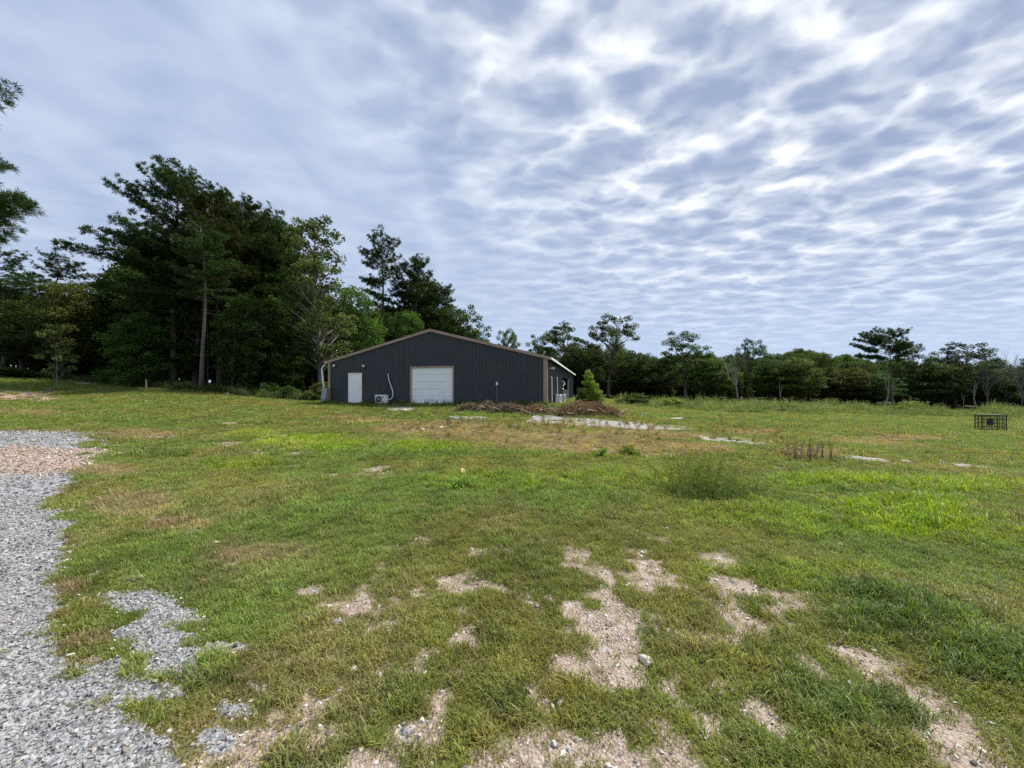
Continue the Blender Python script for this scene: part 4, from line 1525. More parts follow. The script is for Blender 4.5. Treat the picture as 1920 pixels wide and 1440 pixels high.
tree('oak_tree', 'broad_b', 585, 42, 570, 110, 'dark green tree at the foot of the airy cottonwood', leaf='oak_dark', group=WL)
tree('pine_tree', 'pine_c', 714, 56, 442, 95, 'tall pine with long bare trunk rising behind the building roof', leaf='pine', rz=0.4, group=WL)
tree('oak_tree', 'broad_b', 690, 52, 590, 100, 'green tree behind the left roof slope under the long trunked pine', leaf='oak', group=WL)
tree('pine_tree', 'pine_a', 772, 58, 492, 100, 'dense pine behind the roof right of the long trunked pine', leaf='pine', rz=2.0, group=WL)
tree('oak_tree', 'broad', 790, 62, 512, 120, 'dense dark tree sloping down behind the roof ridge', leaf='oak_dark', group=WL)
tree('oak_tree', 'broad', 760, 53, 575, 100, 'green tree low behind the roof ridge, left side', leaf='oak', group=WL)
tree('pine_tree', 'pine_a', 812, 60, 535, 90, 'smaller dense pine sloping down behind the roof ridge', leaf='pine', group=WL)
tree('oak_tree', 'broad_b', 838, 57, 575, 100, 'dark green tree just right of the roof ridge', leaf='oak_dark', group=WL)
tree('oak_tree', 'open_b', 890, 60, 577, 95, 'airy oak behind the right roof slope, last of the left wood', leaf='oak_dark', group=WL)
tree('oak_tree', 'open', 955, 66, 616, 60, 'small low oak showing over the right roof slope', leaf='oak', group=WL)
# slim trunks in front of the dark left wood
for px, d, top, lab, bk in ((436, 33.5, 600, 'slim pale young tree at the wood edge above the white stones', 'bark_grey'),
                            (460, 34, 590, 'slim young tree right of the white stones', 'bark'),
                            (507, 36, 575, 'thin young tree midway between the white stones and the building', 'bark_grey'),
                            (548, 35, 640, 'low slim leafy tree nearest the building corner', 'bark')):
    tree('young_tree', 'slim', px, d, top, 60, lab, leaf='oak_dark', bark=bk, group=WL)

WR = 'trees behind the field at right'
tree('oak_tree', 'open', 1058, 58, 604, 110, 'airy oak rising behind the right side wall of the building', leaf='oak_dark', group=WR)
tree('oak_tree', 'open_b', 1018, 62, 625, 70, 'thin oak over the right roof end', leaf='oak_dark', group=WR)
tree('oak_tree', 'open', 1140, 56, 590, 120, 'tallest airy oak right of the building with a domed open crown', leaf='oak', rz=2.2, group=WR)
tree('oak_tree', 'broad', 1090, 60, 650, 110, 'dark bushy tree behind the bright young tree', leaf='oak_dark', group=WR)
tree('oak_tree', 'broad_b', 1185, 58, 662, 100, 'dark green tree right of the tallest airy oak', leaf='oak_dark', group=WR)
tree('oak_tree', 'broad', 1235, 60, 672, 90, 'olive tinged low tree in the gap before the lone crowned oak', leaf='oak_olive', group=WR)
tree('oak_tree', 'open_b', 1284, 57, 616, 105, 'lone rounded dark oak crown standing above the right tree line', leaf='oak_dark', rz=0.9, group=WR)
tree('oak_tree', 'broad', 1330, 58, 668, 100, 'bushy green tree right below the lone rounded oak', leaf='oak', group=WR)
tree('oak_tree', 'open', 1402, 60, 635, 66, 'dark small oak crown behind the pale forked dead tree', leaf='oak_dark', group=WR)
tree('dead_tree', 'bare_b', 1384, 50, 648, None, 'pale forked dead tree with arching bare limbs', leaf='oak', bark='bark_pale', rz=0.3, group=WR)
tree('oak_tree', 'broad_b', 1445, 60, 672, 90, 'dark green tree right of the pale forked dead tree', leaf='oak_dark', group=WR)
tree('oak_tree', 'broad', 1500, 58, 668, 100, 'olive green tree under the highest bump of the far ridge', leaf='oak_olive', group=WR)
tree('oak_tree', 'broad_b', 1540, 61, 662, 80, 'pointed green tree just right of the highest bump of the far ridge', leaf='oak', group=WR)
tree('oak_tree', 'broad', 1590, 58, 688, 100, 'dark olive tree left of the umbrella shaped pine', leaf='oak_olive', group=WR)
tree('pine_tree', 'pine_umbrella', 1674, 52, 626, 90, 'umbrella shaped pine with tall bare trunk above the right tree line', leaf='pine', rz=0.0, group=WR)
tree('oak_tree', 'broad_b', 1640, 56, 700, 80, 'dark low tree at the foot of the umbrella shaped pine', leaf='oak_dark', group=WR)
tree('oak_tree', 'open_b', 1726, 58, 640, 60, 'narrow dark oak right beside the umbrella shaped pine', leaf='oak_dark', group=WR)
tree('oak_tree', 'open', 1790, 58, 642, 110, 'broad domed oak right of the narrow dark oak', leaf='oak_dark', rz=1.5, group=WR)
tree('oak_tree', 'broad', 1760, 57, 680, 110, 'dark green bushy tree under the broad domed oak', leaf='oak_dark', group=WR)
tree('oak_tree', 'broad_b', 1850, 57, 690, 110, 'dark tree behind the black wire cage', leaf='oak_dark', group=WR)
tree('oak_tree', 'broad', 1915, 58, 685, 110, 'dark tree cut by the right picture edge', leaf='oak_dark', group=WR)
tree('dead_tree', 'bare', 1850, 54, 662, None, 'bare twiggy dead tree left of the right edge pair', bark='bark_grey', group=WR)
tree('dead_tree', 'bare_b', 1888, 55, 650, None, 'tallest bare grey dead tree near the right edge', bark='bark_grey', group=WR)
tree('dead_tree', 'bare', 1912, 52, 668, None, 'bare dead tree touching the right picture edge', bark='bark_grey', rz=2.0, group=WR)
for px, top, lab in ((1467, 715, 'pale broken trunk standing before the dark trees, left of centre of the right wood'),
                     (1657, 698, 'pale broken trunk just left of the umbrella pine stem'),
                     (1803, 735, 'thin pale stem below the broad domed oak'),
                     (1835, 712, 'thin grey leaning stem left of the wire cage')):
    tree('dead_tree', 'pole', px, 49, top, None, lab, cat='dead tree', bark='bark_pale', group='bare broken trunks at the right wood')

# tall pine outside the left edge: only its bough ends reach into the picture
tm_ = pine(61, 17, 6.0, 2.0, 20, per=34, tuft_gap=0.22, nl=0.24, width=0.009, tr=0.22, stubs=False,
           extra=[(7.3, -0.12, 3.7, 0.02), (7.6, 0.22, 3.4, 0.06), (6.7, 0.05, 3.2, 0.02), (11.6, 0.0, 3.0, 0.12), (11.9, -0.25, 2.8, 0.05)])
PR['pine_near'] = tm_
p = at_depth(960 - 1.56 * F, 13.5)
e = empty('pine_tree', p)
tag(e, 'near pine whose two bough ends enter at the upper left edge', 'tree')
tm_[0].materials.append(M['bark'])
tm_[1].materials.append(M['pine'])
link('trunk', tm_[0], None, e)
link('crown', tm_[1], None, e)

# saplings and bushes
tree('sapling', 'sapling', 105, 31, 605, 70, 'spindly young tree with thin leaves standing alone at left', leaf='pale_leaf', bark='bark_grey', rz=1.1)
tree('young_tree', 'young', 1113, 27.5, 691, 46, 'bright green young tree right of the building', leaf='bright_leaf')
tree('bush', 'bush', 1180, 35, 737, 70, 'dark green rounded bush right of the bright young tree', 'bush', leaf='oak', part='foliage')
tree('bush', 'bush_b', 1252, 36, 745, 60, 'pale green bush left on the weedy bank', 'bush', leaf='bright_leaf', part='foliage')
tree('bush', 'bush', 1330, 37, 752, 60, 'grey green bush below the pale forked dead tree', 'bush', leaf='pale_leaf', part='foliage')
tree('bush', 'bush_b', 1462, 37, 757, 60, 'dark low bush midway along the weedy bank', 'bush', leaf='oak_dark', part='foliage')
tree('bush', 'bush', 1686, 47, 752, 60, 'light green bush at the foot of the umbrella pine', 'bush', leaf='bright_leaf', part='foliage')
tree('bush', 'bush_b', 1756, 38, 774, 46, 'pale low bush on the bank left of the wire cage', 'bush', leaf='pale_leaf', part='foliage')
tree('bush', 'bush', 40, 40, 688, 90, 'low bush under the trees at the left edge', 'bush', leaf='oak_dark', part='foliage')
tree('bush', 'bush', 213, 38, 692, 60, 'small bush in the shade left of the layered green tree', 'bush', leaf='oak', part='foliage')
tree('bush', 'bush_b', 545, 32, 722, 46, 'dark bush at the foot of the wood left of the building', 'bush', leaf='oak_dark', part='foliage')
tree('bush', 'bush', 592, 31.5, 715, 60, 'brownish bush touching the left building corner', 'bush', leaf='oak_olive', part='foliage')
tree('bush', 'bush_b', 400, 32.5, 722, 50, 'low bush beside the thick leaning pine trunk', 'bush', leaf='oak', part='foliage')
tree('bush', 'bush_b', 500, 33, 715, 50, 'low bush behind the white stones', 'bush', leaf='oak', part='foliage')
tree('bush', 'bush_b', 1090, 29, 725, 40, 'dark bush behind the bright young tree at the building', 'bush', leaf='oak_dark', part='foliage')


# ---- woodland mass behind the edge trees
def joined(proto, leaf, bark='bark'):
    tm, cm, H = PR[proto]
    bm = bmesh.new()
    bm.from_mesh(tm)
    nf = len(bm.faces)
    bm.from_mesh(cm)
    me = bpy.data.meshes.new('wood')
    bm.to_mesh(me)
    bm.free()
    ix = np.zeros(len(me.polygons), np.int32)
    ix[nf:] = 1
    me.materials.append(M[bark])
    me.materials.append(M[leaf])
    me.polygons.foreach_set('material_index', ix)
    return me


SKY_L = ([-300, 0, 60, 130, 240, 300, 400, 480, 560, 640, 700, 800, 850, 900, 1000], [520, 545, 560, 575, 560, 470, 470, 490, 520, 580, 590, 590, 610, 640, 660])
SKY_R = ([960, 1060, 1190, 1260, 1400, 1520, 1600, 1740, 1840, 1930, 2300], [655, 655, 662, 676, 672, 672, 690, 680, 685, 682, 680])


def wood_mass(name, label, pts_px, sky, protos, leafs, seed, jit=45):
    r = np.random.default_rng(seed)
    meshes = [joined(p_, l_) for p_, l_ in zip(protos, leafs)]
    coll = proto_collection(name + '_tree', meshes, None)
    Hs = [PR[p_][2] for p_ in protos]
    P, RO, SC, IX = [], [], [], []
    for px, d in pts_px:
        p_ = at_depth(px, d)
        top = np.interp(px, *sky) + r.uniform(-0.3 * jit, jit)
        h = z_at(top, d) - p_.z
        if h < 1.5:
            continue
        i = int(r.integers(0, len(protos)))
        s = h / Hs[i]
        w = s * r.uniform(0.85, 1.25)
        P.append(p_ - Vector((0, 0, 0.1)))
        RO.append((0, 0, r.uniform(0, 6.28)))
        SC.append((w, w, s))
        IX.append(i)
    o = scatter(name, np.array([tuple(q) for q in P]), np.array(RO), np.array(SC), np.array(IX), np.ones((len(P), 3)), coll)
    tag(o, label, 'woodland', kind='stuff')


r_ = np.random.default_rng(77)
ptsL = [(px, d) for px, d in zip(r_.uniform(-250, 960, 210), r_.uniform(0, 1, 210))]
ptsL = [(px, np.interp(px, [-250, 250, 300, 600, 640, 960], [50, 44, 41, 46, 58, 66]) + 26 * q) for px, q in ptsL]
wood_mass('left_woodland', 'dense dark mass of trees inside the left wood', ptsL, SKY_L, ['broad', 'broad_b', 'pine_a', 'low', 'slim'], ['oak_dark', 'oak', 'pine', 'oak_dark', 'oak_dark'], 5)
ptsR = [(px, 61 + 30 * q) for px, q in zip(r_.uniform(985, 2250, 230), r_.uniform(0, 1, 230))]
wood_mass('right_woodland', 'dense dark mass of trees behind the field at right', ptsR, SKY_R, ['broad', 'broad_b', 'low', 'slim', 'open_b'], ['oak_dark', 'oak', 'oak_dark', 'oak_olive', 'oak'], 6, 52)
# forest on the far ridge
ridge = []
for _ in range(420):
    px = r_.uniform(1150, 2000)
    d = r_.uniform(170, 270)
    ridge.append((px, d))
SKY_H = ([1100, 1240, 1300, 1420, 1500, 1560, 1700, 1800, 1950, 2100], [690, 672, 668, 668, 659, 668, 682, 690, 700, 700])
wood_mass('ridge_forest', 'forest covering the far ridge', ridge, SKY_H, ['broad', 'low'], ['oak_dark', 'oak'], 7, 26)

# undergrowth at both wood edges and tall weeds on the bank


def weed_mesh(seed, H, nst, leaf, spread):
    r = np.random.default_rng(seed)
    C, Sz, Sh, V, Fc = [], [], [], [], []
    for i in range(nst):
        b = r.normal(0, spread * 0.4, 2)
        t = b + r.normal(0, spread * 0.6, 2)
        h = H * r.uniform(0.6, 1.1)
        sh0 = r.uniform(0, 1)
        m = int(h / 0.035)
        for q in np.linspace(0.1, 1, m):
            x, y = b + (t - b) * q ** 1.5
            C.append((x + r.normal(0, 0.03), y + r.normal(0, 0.03), h * q))
            Sz.append(leaf * (1.15 - 0.6 * q) * r.uniform(0.7, 1.3))
            Sh.append(np.clip(sh0 + r.normal(0, 0.2), 0, 1))
    me = leaf_mesh(np.array(C), np.array(Sz), 0.34, np.array(Sh), r, 'weed', up=0.2)
    return me


def build_weeds():
    r = np.random.default_rng(55)
    coll = proto_collection('tall_weed', [weed_mesh(500 + i, 0.7, 9, 0.06, 0.28) for i in range(4)] + [tuft(520 + i, 60, 0.22, 0.3, 0.75, 0.012, 0.5) for i in range(3)], M['grass'])
    n = 5600
    px = r.uniform(1150, 2100, n)
    lo_ = np.interp(px, [1150, 1250, 1500, 1750, 2100], [31, 31, 32, 35, 37])
    d = lo_ + r.uniform(0, 1, n) ** 1.3 * 15
    x = (px - CX) / F * d
    dens = fbm(x * 0.3, d * 0.3, 401)
    keep = r.uniform(0, 1, n) < np.clip(3.2 * (dens - 0.36), 0.05, 1)
    x, d, px = x[keep], d[keep], px[keep]
    n = len(x)
    k_ = fbm(x * 0.25, d * 0.25, 407)[:, None]
    c = np.array([0.10, 0.165, 0.040]) * (1 - k_) + np.array([0.24, 0.26, 0.10]) * k_
    c = c * r.uniform(0.65, 1.3, (n, 1))
    s = r.uniform(0.35, 1.1, n) * (0.25 + 1.5 * np.clip(dens[keep] - 0.25, 0, 1)) * np.interp(d - np.interp(px, [1150, 1250, 1500, 1750, 2100], [31, 31, 32, 35, 37]), [0, 5, 15], [0.6, 1.6, 2.3])
    o = scatter('tall_weeds', np.stack([x, d, tz(x, d)], 1), np.stack([r.normal(0, .1, n), r.normal(0, .1, n), r.uniform(0, 6.28, n)], 1), np.stack([s, s, s * r.uniform(.8, 1.2, n)], 1), r.integers(0, 7, n), c, coll)
    tag(o, 'band of tall green weeds before the right tree line', 'weeds', kind='stuff')
    # shade plants along the left wood edge and around the building foot
    n = 1500
    px = r.uniform(-100, 612, n)
    d = np.interp(px, [-100, 0, 200, 330, 420, 612], [45, 43, 38, 33, 32, 30.5]) + r.uniform(0, 1, n) ** 1.4 * 9
    x = (px - CX) / F * d
    c = np.array([0.075, 0.105, 0.032]) * r.uniform(0.5, 1.4, (n, 1))
    s = r.uniform(0.4, 1.2, n)
    P = [np.stack([x, d, tz(x, d)], 1)]
    Cc, S = [c], [s]
    m = 260
    bx = r.uniform(0.0, B_W + 1.5, m)
    by = r.uniform(-0.7, -0.12, m)
    ok = ~(((bx > 1.4) & (bx < 2.8)) | ((bx > 6.3) & (bx < 9.6) & (r.uniform(0, 1, m) < 0.7)))
    bx, by = bx[ok], by[ok]
    q = np.array([b2w(a, b)[:2] for a, b in zip(bx, by)])
    P.append(np.stack([q[:, 0], q[:, 1], tz(q[:, 0], q[:, 1])], 1))
    Cc.append(np.array([0.13, 0.17, 0.045]) * r.uniform(0.6, 1.3, (len(q), 1)))
    S.append(r.uniform(0.25, 0.6, len(q)))
    # scattered ragged weeds in the rough ground before the building
    m = 420
    px = r.uniform(640, 1500, m)
    py = np.interp(px, [640, 1500], [785, 812]) + r.normal(0, 14, m)
    w = np.array([tuple(G(a, max(762, b))) for a, b in zip(px, py)])
    P.append(w)
    Cc.append(np.where(r.uniform(0, 1, (m, 1)) < 0.45, np.array([[0.27, 0.19, 0.10]]), np.array([[0.15, 0.18, 0.05]])) * r.uniform(0.6, 1.3, (m, 1)))
    S.append(r.uniform(0.15, 0.5, m))
    P, Cc, S = np.concatenate(P), np.concatenate(Cc), np.concatenate(S)
    n = len(P)
    o = scatter('undergrowth', P, np.stack([r.normal(0, .1, n), r.normal(0, .1, n), r.uniform(0, 6.28, n)], 1), np.stack([S, S, S], 1), r.integers(0, 7, n), Cc, coll)
    tag(o, 'ragged weeds and undergrowth along the left wood edge and building foot', 'undergrowth', kind='stuff')


build_weeds()

# ------------------------------------------------------------------ brush piles, weeds, stones, small things
M['twig'] = solid('dead_twigs', (0.145, 0.105, 0.078), 0.9, var=0.35, vscale=3)
M['twig_pale'] = solid('pale_sticks', (0.36, 0.28, 0.20), 0.9, var=0.25, vscale=3)
M['dead_leaf'] = foliage('dead_leaves', (0.15, 0.090, 0.052), (0.32, 0.20, 0.11), 0.25)
M['dead_leaf_grey'] = foliage('grey_dead_leaves', (0.10, 0.072, 0.052), (0.20, 0.145, 0.10), 0.2)
M['green_weed'] = foliage('green_weed', (0.15, 0.215, 0.045), (0.24, 0.31, 0.080), 0.45)
M['rock'] = solid('pale_rock', (0.50, 0.44, 0.37), 0.9, var=0.22, vscale=9, bump=0.8, bscale=25)
M['rock_white'] = solid('white_rock', (0.62, 0.59, 0.54), 0.9, var=0.15, vscale=9, bump=0.7, bscale=25)
M['tan_leaf'] = solid('tan_leaf', (0.62, 0.44, 0.26), 0.7, var=0.2, vscale=20)
M['wood_grey'] = solid('weathered_wood', (0.30, 0.26, 0.21), 0.9, var=0.3, vscale=7)


def brush_pile(px0, px1, py_base, h, dep, label, leafmat, seed, nt=420, nl=2600):
    r = np.random.default_rng(seed)
    a, b = G(px0, py_base), G(px1, py_base)
    c = (a + b) / 2
    half = (b - a).length / 2
    c.z = float(tz(c.x, c.y))
    e = empty('brush_pile', c, math.atan2(b.y - a.y, b.x - a.x))
    tag(e, label, 'brush pile', 'brush piles by the building')
    lump = lambda x: (1 - (x / half) ** 2) ** 0.5 * (0.55 + 0.65 * vnoise(np.asarray(x) * 1.7 + seed, np.asarray(x) * 0, seed))
    mb = MB()
    for i in range(nt):
        x = r.uniform(-0.97, 0.97) * half
        hh = float(lump(x)) * h
        y = r.normal(0, dep * 0.45)
        z = r.uniform(-0.1, 1.0) * hh * max(0.1, 1 - (y / dep) ** 2 * 0.8)
        d = r.normal(0, 1, 3)
        d[2] = d[2] * 0.35 + 0.12
        d /= np.linalg.norm(d)
        Ln = r.uniform(0.25, 0.95)
        p0 = np.array([x, y, z]) - d * Ln / 2
        p2 = p0 + d * Ln
        p0[2] = max(p0[2], -0.05)
        p1 = (p0 + p2) / 2 + r.normal(0, 0.06, 3)
        rad = r.uniform(0.004, 0.014)
        mb.tube([p0, p1, p2], [rad, rad * 0.8, rad * 0.3], 3, cap=False)
    tag(link('twigs', mb, M['twig'], e), kind='stuff')
    for i in range(7):
        x = r.uniform(-0.9, 0.9) * half
        y = -dep * r.uniform(0.2, 0.9)
        an = r.uniform(0, 3.14)
        Ln = r.uniform(0.4, 0.9)
        z = float(lump(x)) * h * 0.4
        q = np.array([x, y, z])
        dv = np.array([math.cos(an), math.sin(an) * 0.4, r.uniform(-0.1, 0.7)]) * Ln / 2
        link('branch', MB().tube([q - dv, q + r.normal(0, .03, 3), q + dv], [0.03, 0.028, 0.018], 6), M['twig_pale'], e)
    x = r.uniform(-0.97, 0.97, nl) * half
    y = r.normal(0, dep * 0.42, nl)
    top = np.array([float(lump(q)) for q in x]) * h * np.maximum(0.1, 1 - (y / dep) ** 2 * 0.8)
    z = top * r.uniform(0, 1, nl) ** 0.5
    sh = np.clip(fbm(x * 1.5, y * 1.5, seed) * 1.6 - 0.4 + r.normal(0, .2, nl), 0, 1)
    link('dead_leaves', leaf_mesh(np.stack([x, y, z], 1), r.uniform(0.025, 0.06, nl), 0.5, sh, r, 'dead_leaves'), M[leafmat], e)['kind'] = 'stuff'


brush_pile(858, 938, 770, 0.62, 0.75, 'brown brush pile left, just right of the garage door', 'dead_leaf_grey', 3)
brush_pile(925, 985, 773, 0.60, 0.7, 'brown brush pile in the middle, against the dark wall', 'dead_leaf_grey', 13)
brush_pile(975, 1042, 776, 0.50, 0.7, 'low brush heap with rusty leaves at the right building corner', 'dead_leaf', 23)
brush_pile(1040, 1158, 780, 0.78, 0.9, 'largest brush pile with orange brown leaves beyond the building corner', 'dead_leaf', 33, 620, 4200)


def stem_plant(name, px, py, h, n, spread, leafy, label, mat, seed, leaf=0.035, stem='twig', rad=0.004, cat='weed'):
    r = np.random.default_rng(seed)
    c = G(px, py)
    e = empty(name, c)
    tag(e, label, cat)
    mb = MB()
    C, S_, Sh = [], [], []
    for i in range(n):
        b = r.normal(0, spread * 0.42, 2)
        t = b * 1.35 + r.normal(0, spread * 0.22, 2)
        hh = h * r.uniform(0.55, 1.05) * (1 - 0.35 * min(1, np.linalg.norm(b) / (spread + 1e-6)))
        zb = float(tz(c.x + b[0], c.y + b[1])) - c.z - 0.02
        pts = [(b[0] + (t[0] - b[0]) * q ** 1.4, b[1] + (t[1] - b[1]) * q ** 1.4, zb + hh * q) for q in (0, .35, .7, 1)]
        if n <= 3:
            link('stem', MB().tube(pts, [rad, rad * .85, rad * .6, rad * .3], 4), M[stem], e)
        else:
            mb.tube(pts, [rad, rad * .85, rad * .6, rad * .3], 3, cap=False)
        m = int(leafy * hh)
        s0 = r.uniform(0, 1)
        for q in r.uniform(0.08, 1, m):
            C.append((b[0] + (t[0] - b[0]) * q ** 1.4 + r.normal(0, .022), b[1] + (t[1] - b[1]) * q ** 1.4 + r.normal(0, .022), zb + hh * q))
            S_.append(leaf * r.uniform(.5, 1.2))
            Sh.append(np.clip(s0 + r.normal(0, .2), 0, 1))
    if mb.v:
        link('stems', mb, M[stem], e)['kind'] = 'stuff'
    if C:
        link('leaves', leaf_mesh(np.array(C), np.array(S_), 0.28, np.array(Sh), r, 'leaves', 0.1), M[mat], e)
    return e


M['green_stem'] = solid('green_stem', (0.18, 0.24, 0.06), 0.7)
stem_plant('weed_clump', 1318, 925, 0.80, 300, 0.78, 42, 'tall feathery green weed clump in the open lawn', 'green_weed', 3, 0.022, 'green_stem', 0.0022)
stem_plant('weed_clump', 1508, 862, 0.62, 60, 0.55, 40, 'brownish weed clump around the dry stalks', 'dead_leaf_grey', 4, 0.03, 'twig', 0.003)
for px, py, h, lab in ((1519, 868, 0.86, 'tallest dry weed stalk, left of three on the lawn'), (1542, 862, 0.80, 'dry weed stalk, middle of three on the lawn'), (1557, 866, 0.84, 'dry weed stalk, right of three on the lawn')):
    stem_plant('dry_stalk', px, py, h, 3, 0.03, 34, lab, 'dead_leaf_grey', int(px), 0.03, 'twig', 0.006)
stem_plant('dry_stalk', 1112, 802, 0.75, 3, 0.10, 10, 'leaning dry stalk on the long concrete slab', 'dead_leaf_grey', 71, 0.03, 'twig', 0.007)
stem_plant('dry_stalk', 948, 803, 0.85, 2, 0.16, 8, 'leaning dry stalk before the middle brush pile', 'dead_leaf_grey', 72, 0.03, 'twig', 0.007)
stem_plant('dry_stalk', 1682, 822, 1.0, 3, 0.18, 10, 'dry stalk in the reddish grass at right', 'dead_leaf_grey', 73, 0.03, 'twig', 0.008)
stem_plant('weed_clump', 1128, 858, 0.30, 30, 0.16, 70, 'small dark green weed on the bare brown strip', 'green_weed', 74, 0.05, 'green_stem', 0.004)
stem_plant('weed_clump', 1180, 856, 0.34, 60, 0.22, 60, 'light green weed tuft right of the small dark weed', 'green_weed', 75, 0.05, 'green_stem', 0.004)
stem_plant('weed_clump', 868, 912, 0.22, 70, 0.24, 60, 'dark grass tuft beneath the tan fallen leaf', 'green_weed', 76, 0.04, 'green_stem', 0.004)


def rock(px, py, wpx, label, mat='rock', seed=0, flat=0.5, group='pale rocks lying in the field'):
    p = G(px, py)
    w = wpx * p.y / F / 2
    r = np.random.default_rng(seed + 900)
    bm = bmesh.new()
    bmesh.ops.create_icosphere(bm, subdivisions=3, radius=1)
    ph = r.uniform(0, 6, 6)
    pl = rand_unit(r, 7)
    for v in bm.verts:
        c = v.co
        k_ = 1.0
        for n_ in pl:                                   # cut facets
            dt = c.x * n_[0] + c.y * n_[1] + c.z * n_[2]
            if dt > 0.62:
                k_ = min(k_, 0.62 / dt + 0.08)
        k_ *= 1 + 0.05 * math.sin(7 * c.x + ph[0]) * math.sin(6 * c.y + ph[1])
        v.co = Vector((c.x * k_, c.y * k_ * 0.8, c.z * k_ * flat))
    me = bpy.data.meshes.new('rock')
    bm.to_mesh(me)
    bm.free()
    o = link('rock', me, M[mat])
    o.location = (p.x, p.y, p.z + w * flat * 0.35)
    o.scale = (w, w, w)
    o.rotation_euler = (r.normal(0, .15), r.normal(0, .15), r.uniform(0, 6.28))
    tag(o, label, 'rock', group)


for i, (px, py, w, lab, mt) in enumerate([
        (1213, 1244, 34, 'flat white rock right of the bare soil trail in the foreground', 'rock_white'),
        (1698, 869, 20, 'pale angular rock near the small concrete slab at right', 'rock'),
        (767, 1396, 22, 'pinkish rounded rock in the bare soil at bottom centre', 'rock'),
        (1050, 1320, 14, 'small white rock on the bare soil right of bottom centre', 'rock_white'),
        (1765, 866, 10, 'small pale rock far right by the narrow slab', 'rock'),
        (828, 803, 12, 'small pale rock in the dry grass before the garage', 'rock'),
        (793, 807, 12, 'flat pale rock in the dry grass left of the small one', 'rock_white'),
        (985, 1294, 12, 'white pebble sized rock beside the small foreground soil patch', 'rock_white'),
        (760, 770, 8, 'tiny white rock on the edge of the concrete pad', 'rock_white'),
        (1360, 1428, 14, 'white rock half hidden in grass at the bottom right', 'rock_white'),
        (665, 1256, 16, 'pale grey rock at the left of the bare foreground soil', 'rock_white'),
        (275, 754, 8, 'small white rock in the lawn at upper left', 'rock_white')]):
    rock(px, py, w, lab, mt, i)
ST = 'pale stones at the edge of the left wood'
for i, (px, py, w, lab) in enumerate([(408, 738, 9, 'leftmost pale stone in the row at the left wood edge'), (425, 740, 11, 'second pale stone from the left at the left wood edge'),
                                      (437, 737, 10, 'third pale stone from the left at the left wood edge'), (446, 741, 12, 'largest pale stone at the left wood edge, fourth from left'),
                                      (457, 738, 9, 'fifth pale stone from the left at the left wood edge'), (468, 740, 10, 'third pale stone from the right at the left wood edge'),
                                      (480, 741, 9, 'second pale stone from the right at the left wood edge'), (498, 742, 8, 'rightmost and smallest pale stone at the left wood edge')]):
    rock(px, py, w, lab, 'rock_white', 40 + i, 0.6, ST)

# curled tan leaf
p = G(866, 890)
mb = MB()
for sx in (-1, 1):
    v, f_ = [], []
    for i in range(6):
        q = i / 5
        wd = 0.045 * math.sin(math.pi * min(1, q * 0.95 + 0.05)) * (1 + 0.25 * math.sin(q * 14))
        v += [(0, -0.06 + 0.13 * q, 0.03 + 0.03 * q * q), (sx * wd, -0.06 + 0.13 * q + 0.012, 0.03 + 0.03 * q * q + wd * 0.7)]
    mb.add(v, [(2 * i, 2 * i + 1, 2 * i + 3, 2 * i + 2) for i in range(5)])
mb.tube([(0, -0.06, 0.03), (0, -0.10, 0.02), (0.01, -0.13, 0.03)], 0.002, 4)
o = link('fallen_leaf', mb, M['tan_leaf'])
o.location = p + Vector((0, 0, 0.03))
o.rotation_euler = (0.7, 0.2, 0.5)
tag(o, 'curled tan fallen leaf on the green lawn', 'leaf')

# white stakes and board by the right brush pile
for px, py, h, lab in ((1160, 780, 0.30, 'white stake left of the lying white board'), (1203, 783, 0.26, 'white stake at the left end of the lying white board')):
    p = G(px, py)
    o = link('stake', MB().box(-0.02, 0.02, -0.02, 0.02, -0.1, h, 0.003), M['white_paint'])
    o.location = p
    o.rotation_euler = (0, R(4), 0.3)
    tag(o, lab, 'stake', 'white stakes by the brush pile')
a, b = G(1210, 785), G(1278, 788.5)
o = link('board', MB().box(-(b - a).length / 2, (b - a).length / 2, -0.12, 0.12, 0.0, 0.05, 0.004), M['white_paint'])
o.location = (a + b) / 2 + Vector((0, 0, 0.02))
o.rotation_euler = (0, 0, math.atan2(b.y - a.y, b.x - a.x))
tag(o, 'long white board lying in the grass right of the brush piles', 'board')
# boards lying at the far left wood edge
for px0, px1, py, lab in ((145, 170, 701, 'pale board lying under the trees right of the spindly young tree'), (244, 264, 706, 'reddish plank lying in front of the layered green tree')):
    a, b = at_depth(px0, 37), at_depth(px1, 37)
    o = link('board', MB().box(-(b - a).length / 2, (b - a).length / 2, -0.07, 0.07, 0.0, 0.10, 0.004), M['wood_grey'])
    o.location = (a + b) / 2 + Vector((0, 0, 0.15))
    o.rotation_euler = (0, math.atan2(a.z - b.z, (b - a).length), 0.1)
    tag(o, lab, 'board')
# short post at the wood edge
p = at_depth(274, 33)
o = link('post', MB().tube([(0, 0, -0.2), (0.01, 0, 0.5), (0.0, 0, 0.95)], [0.06, 0.055, 0.05], 8), M['wood_grey'])
o.location = p
tag(o, 'short grey wooden post at the left wood edge', 'post')
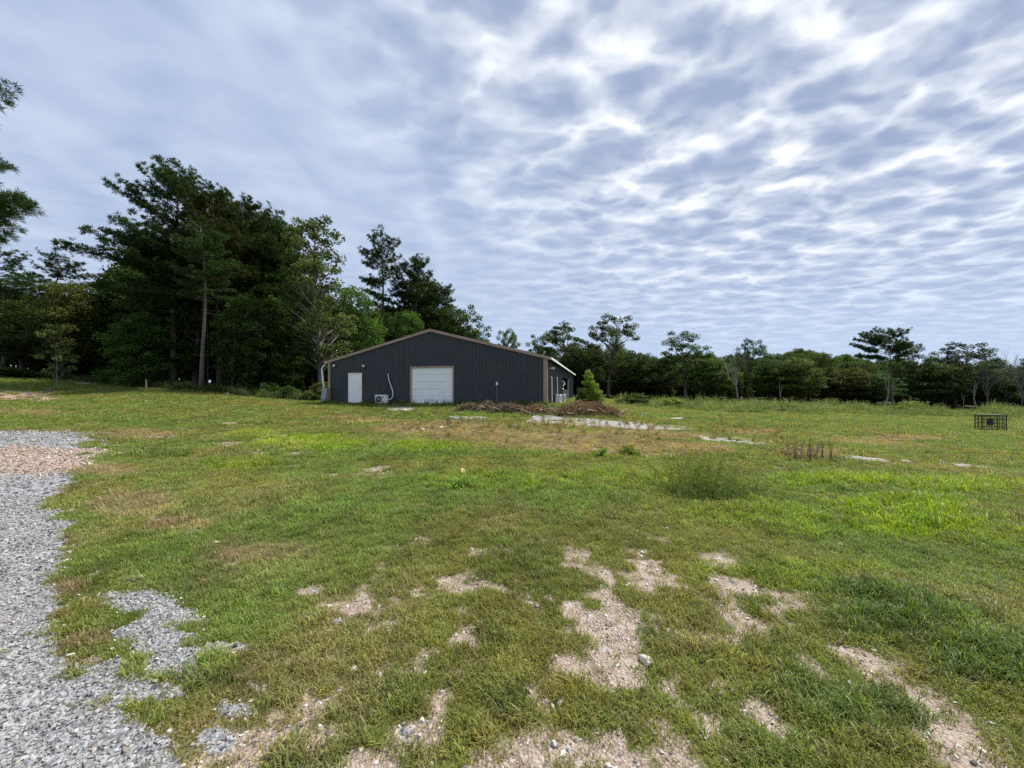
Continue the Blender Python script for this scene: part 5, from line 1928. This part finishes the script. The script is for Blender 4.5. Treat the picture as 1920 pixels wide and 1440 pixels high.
# stump by the spindly tree
p = at_depth(90, 30)
mb = MB().tube([(0, 0, -0.1), (0, 0, 0.1), (0.02, 0, 0.38)], [0.30, 0.24, 0.21], 10)
o = link('stump', mb, M['bark'])
o.location = p
tag(o, 'dark tree stump left of the spindly young tree', 'stump')

# black wire cage at the right
p = G(1857, 808)
s = p.y / F
W, H_, D_ = 34 * s, 29 * s, 16 * s
e = empty('wire_cage', p, R(-14))
tag(e, 'black wire cage standing in the grass at far right', 'cage')


def bars(x0, y0, x1, y1, nx, nz, rad):
    mb = MB()
    for i in range(nx + 1):
        q = i / nx
        mb.tube([(x0 + (x1 - x0) * q, y0 + (y1 - y0) * q, 0.02), (x0 + (x1 - x0) * q, y0 + (y1 - y0) * q, H_)], rad, 4)
    for j in range(nz + 1):
        z = 0.04 + (H_ - 0.05) * j / nz
        mb.tube([(x0, y0, z), (x1, y1, z)], rad, 4)
    return mb


for (x0, y0, x1, y1) in ((-W / 2, -D_ / 2, W / 2, -D_ / 2), (-W / 2, D_ / 2, W / 2, D_ / 2), (-W / 2, -D_ / 2, -W / 2, D_ / 2), (W / 2, -D_ / 2, W / 2, D_ / 2)):
    link('wire_panel', bars(x0, y0, x1, y1, 7 if y0 == y1 else 4, 4, 0.012), M['dark_metal'], e)
for sx in (-1, 1):
    for sy in (-1, 1):
        link('corner_post', MB().box(sx * W / 2 - 0.018, sx * W / 2 + 0.018, sy * D_ / 2 - 0.018, sy * D_ / 2 + 0.018, 0, H_ + 0.02), M['dark_metal'], e)
link('top_sheet', MB().box(-W / 2 - 0.04, W / 2 + 0.04, -D_ / 2 - 0.04, D_ / 2 + 0.04, H_ + 0.021, H_ + 0.05), M['dark_metal'], e)
link('door_plate', MB().box(-W * 0.34, -W * 0.06, -D_ / 2 - 0.03, -D_ / 2 - 0.012, H_ * 0.38, H_ * 0.82), M['dark_metal'], e)
link('tray', MB().box(-W / 2 + 0.03, W / 2 - 0.03, -D_ / 2 + 0.03, D_ / 2 - 0.03, 0.0, 0.018), M['galv'], e)
